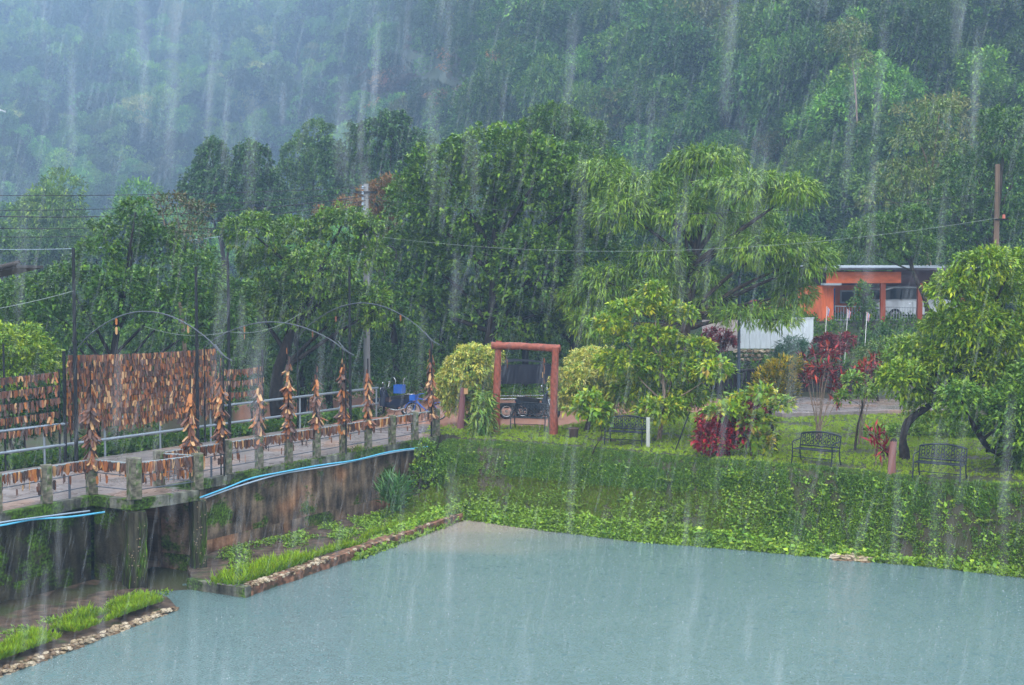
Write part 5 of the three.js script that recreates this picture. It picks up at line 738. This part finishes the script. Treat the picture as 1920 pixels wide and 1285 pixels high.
// ---------------------------------------------------------------- utility poles and wires
{
  const conc = std({ color: rgb(0.22, 0.22, 0.22), roughness: 0.7 }), wood = std({ map: tex(64, 256, (u, v) => { const k = 1 + 0.7 * fbm(u * 10, v * 4, 7, 4); return [104 * k, 88 * k, 76 * k]; }), roughness: 0.7 });
  const a = at(686, 345, 58), ga = height(a.x, a.z) - 0.2, A = thing('utility_pole', 'grey concrete utility pole beside the rusty bush', 'utility pole', V(a.x, ga, a.z)); part('shaft', new THREE.CylinderGeometry(0.10, 0.16, a.y - ga, 8).translate(0, (a.y - ga) / 2, 0), conc, A);
  const ya = a.y - ga; part('crossarm', box(0.9, 0.1, 0.1, 0, ya - 0.35, 0.1), M.darkSteel, A); for (let k = 0; k < 5; k++) part('insulator', new THREE.CylinderGeometry(0.04, 0.05, 0.12, 8).translate(-0.12, ya - 0.15 - k * 0.22, 0.14), M.greyPipe, A); part('cable_coil', new THREE.TorusGeometry(0.34, 0.035, 6, 20).rotateY(0.5).translate(0.95, ya - 2.9, 0.2), M.cord, A);
  const b = at(1871, 308, 50), gb = height(b.x, b.z) - 0.2, B = thing('utility_pole', 'brown wooden utility pole above the leafy tree', 'utility pole', V(b.x, gb, b.z)); part('shaft', new THREE.CylinderGeometry(0.085, 0.13, b.y - gb, 12).translate(0, (b.y - gb) / 2, 0), wood, B);
  const yb = b.y - gb; part('bracket', box(0.5, 0.05, 0.05, 0.15, yb - 1.95, 0.1), M.darkSteel, B); part('insulator', new THREE.CylinderGeometry(0.05, 0.06, 0.14, 8).translate(0.2, yb - 1.85, 0.14), std({ color: rgb(0.4, 0.12, 0.08), roughness: 0.3 }), B);
  const wire = (label, p, q, sag, r, m = M.cord) => { const o = thing('overhead_wire', label, 'wire', V(0, 0, 0), 0, 'overhead wires'); const pts = []; for (let k = 0; k <= 10; k++) { const t = k / 10, v = p.clone().lerp(q, t); v.y -= sag * 4 * t * (1 - t); pts.push(v); } part('cable', pipe(pts, r, 50, 5), m, o); };
  const end = (v, d) => at(-200, v, d); const say = ['topmost wire leaving the concrete pole', 'second wire below the concrete pole top', 'third wire, thick and dark, from the concrete pole', 'fourth wire from the concrete pole', 'fifth wire from the concrete pole', 'lowest pale wire from the concrete pole'];
  [[365, 0.15, 0.014], [392, 0.3, 0.012], [398, 0.45, 0.02], [420, 0.55, 0.016], [436, 0.6, 0.014], [460, 0.7, 0.01]].forEach(([v, s, r], i) => wire(say[i] + ' towards the frame edge', V(a.x, a.y - 0.15 - i * 0.18, a.z + 0.16), end(v, 50), s, r, i === 5 ? M.greyPipe : M.cord));
  wire('pale wire sagging between the concrete and wooden poles', V(a.x, a.y - 2.1, a.z + 0.16), V(b.x, b.y - 1.9, b.z + 0.16), 0.9, 0.005, M.paleCord);
  wire('thin wire between the two poles in front of the drooping tree', V(a.x, a.y - 0.6, a.z + 0.16), V(b.x, b.y - 1.0, b.z + 0.16), 0.7, 0.01, M.cord);
  wire('slack pale cord strung between the dark poles of the walkway', at(-60, 588, 38.5), at(137, 546, 40.1), 0.05, 0.007, M.paleCord);
  wire('second slack cord between the dark poles beyond the first arch', at(270, 612, 43), at(427, 622, 46.1), 0.2, 0.006, M.paleCord); wire('third slack cord from the tall dark pole to the next arch', at(427, 622, 46.1), at(560, 590, 49), 0.25, 0.006, M.paleCord);
}
{ // roof corner of a hut beside the walkway, and a white house far up the valley
  const o = thing('hut_roof', 'dark corner of a hut roof jutting in at the frame edge', 'roof', at(-130, 530, 31)), rfm = std({ color: rgb(0.055, 0.05, 0.05), roughness: 0.6 }); const tip = at(36, 492, 31).sub(o.position);
  part('roof_sheet', limb([V(-2.4, -0.55, 0), V(0, -0.02, 0), tip], [0.09, 0.07, 0.05], 6), rfm, o); part('roof_panel', block(2.6, 0.06, 1.8, 0.01).rotateZ(0.21).translate(tip.x - 1.36, tip.y - 0.36, -0.95), rfm, o); part('post', rod(V(-0.2, -0.2, -0.6), V(-0.2, -5.6, -0.6), 0.07, 8), M.darkBark, o);
  const p = at(-30, 236, 260), h = thing('white_house', 'small white house half hidden on the misty hillside', 'house', p), wh = std({ color: rgb(0.8, 0.8, 0.8), roughness: 0.6 });
  part('wall', box(4.2, 3.2, 4, 0, 1.2, 0), wh, h); part('roof', shell([[-3.1, 2.75], [0, 3.7], [3.1, 2.75], [3.1, 2.95], [0, 3.95], [-3.1, 2.95]], 5, 0.05), wh, h); const w = part('window', box(0.8, 1, 0.06, 1.1, 1.3, 2.03), std({ color: rgb(0.03, 0.04, 0.05), roughness: 0.1 }), h); part('sill', box(1, 0.08, 0.16, 1.1, 0.76, 2.05), wh, w); part('door', box(0.9, 2, 0.05, -0.8, 0.7, 2.03), mauveDoor(), h);
  function mauveDoor() { return std({ color: rgb(0.2, 0.12, 0.12), roughness: 0.6 }); }
}
// ---------------------------------------------------------------- rain: slender falling threads of water through the whole air, splashes on the pond
{
  const thread = new THREE.SphereGeometry(1, 6, 8), water = phys({ color: rgb(0.93, 0.97, 1), roughness: 0.5, transmission: 0.5, thickness: 0, transparent: true, opacity: 0.085 });
  const drip = water.clone(); drip.opacity = 0.05;
  const l = []; seed(808);
  for (let k = 0; k < 26000; k++) { const D = 5 + 65 * Math.pow(rnd(), 0.75), x = rr(-0.46, 0.46) * D, y = EYE + D * rr(-0.32, 0.26); if (y < WATER + 0.2) continue; l.push(mtx(V(x, y, -D), new THREE.Euler(rr(-0.03, 0.03), 0, -0.2 + rr(-0.05, 0.05)), V(0.0016 * rr(0.7, 1.3), rr(0.07, 0.18), 0.0016))); }
  stuff('falling_rain', thread, water, l, 'slanting threads of heavy rain falling everywhere', 'rain');
  const d = []; seed(809);
  for (let k = 0; k < 95; k++) { const D = rr(2.0, 4.6), x = rr(-0.46, 0.46) * D, y = EYE + D * (0.24 - 0.54 * Math.pow(rnd(), 1.35)); const n = rnd() < 0.25 ? 3 : 1; for (let j = 0; j < n; j++) d.push(mtx(V(x + rr(-0.02, 0.02) * (n - 1), y - j * rr(0.0, 0.16), -D + rr(-0.1, 0.1)), new THREE.Euler(0, 0, -0.05 + rr(-0.03, 0.03)), V(0.0052 * rr(0.6, 1.2), rr(0.07, 0.16), 0.0052))); }
  stuff('roof_drip_rain', thread, drip, d, 'heavy drips of rain falling from the eaves above', 'rain');
  const s = []; seed(810); const drop = new THREE.SphereGeometry(1, 6, 5);
  for (let k = 0; k < 9000; k++) { const D = 17 + 28 * Math.sqrt(rnd()), x = rr(-0.42, 0.42) * D, z = -D; if (z < line(SHORE, x) + 0.1) continue; if (x < -1.5 && z < line([[-12, -20], [-9.6, -26], [-6.1, -32.6], [-1.5, -43.3]], x) + 0.3) continue; const r = rr(0.003, 0.007); s.push(mtx(V(x, WATER + rr(0.0, 0.05), z), new THREE.Euler(0, 0, 0), V(r, r * rr(0.8, 2.6), r))); }
  stuff('splash_drops', drop, phys({ color: rgb(0.9, 0.95, 0.97), roughness: 0.2, transmission: 0.4, thickness: 0, transparent: true, opacity: 0.45 }), s, 'tiny splashes of rain jumping from the pond', 'rain');
}
renderer.render(scene, camera);
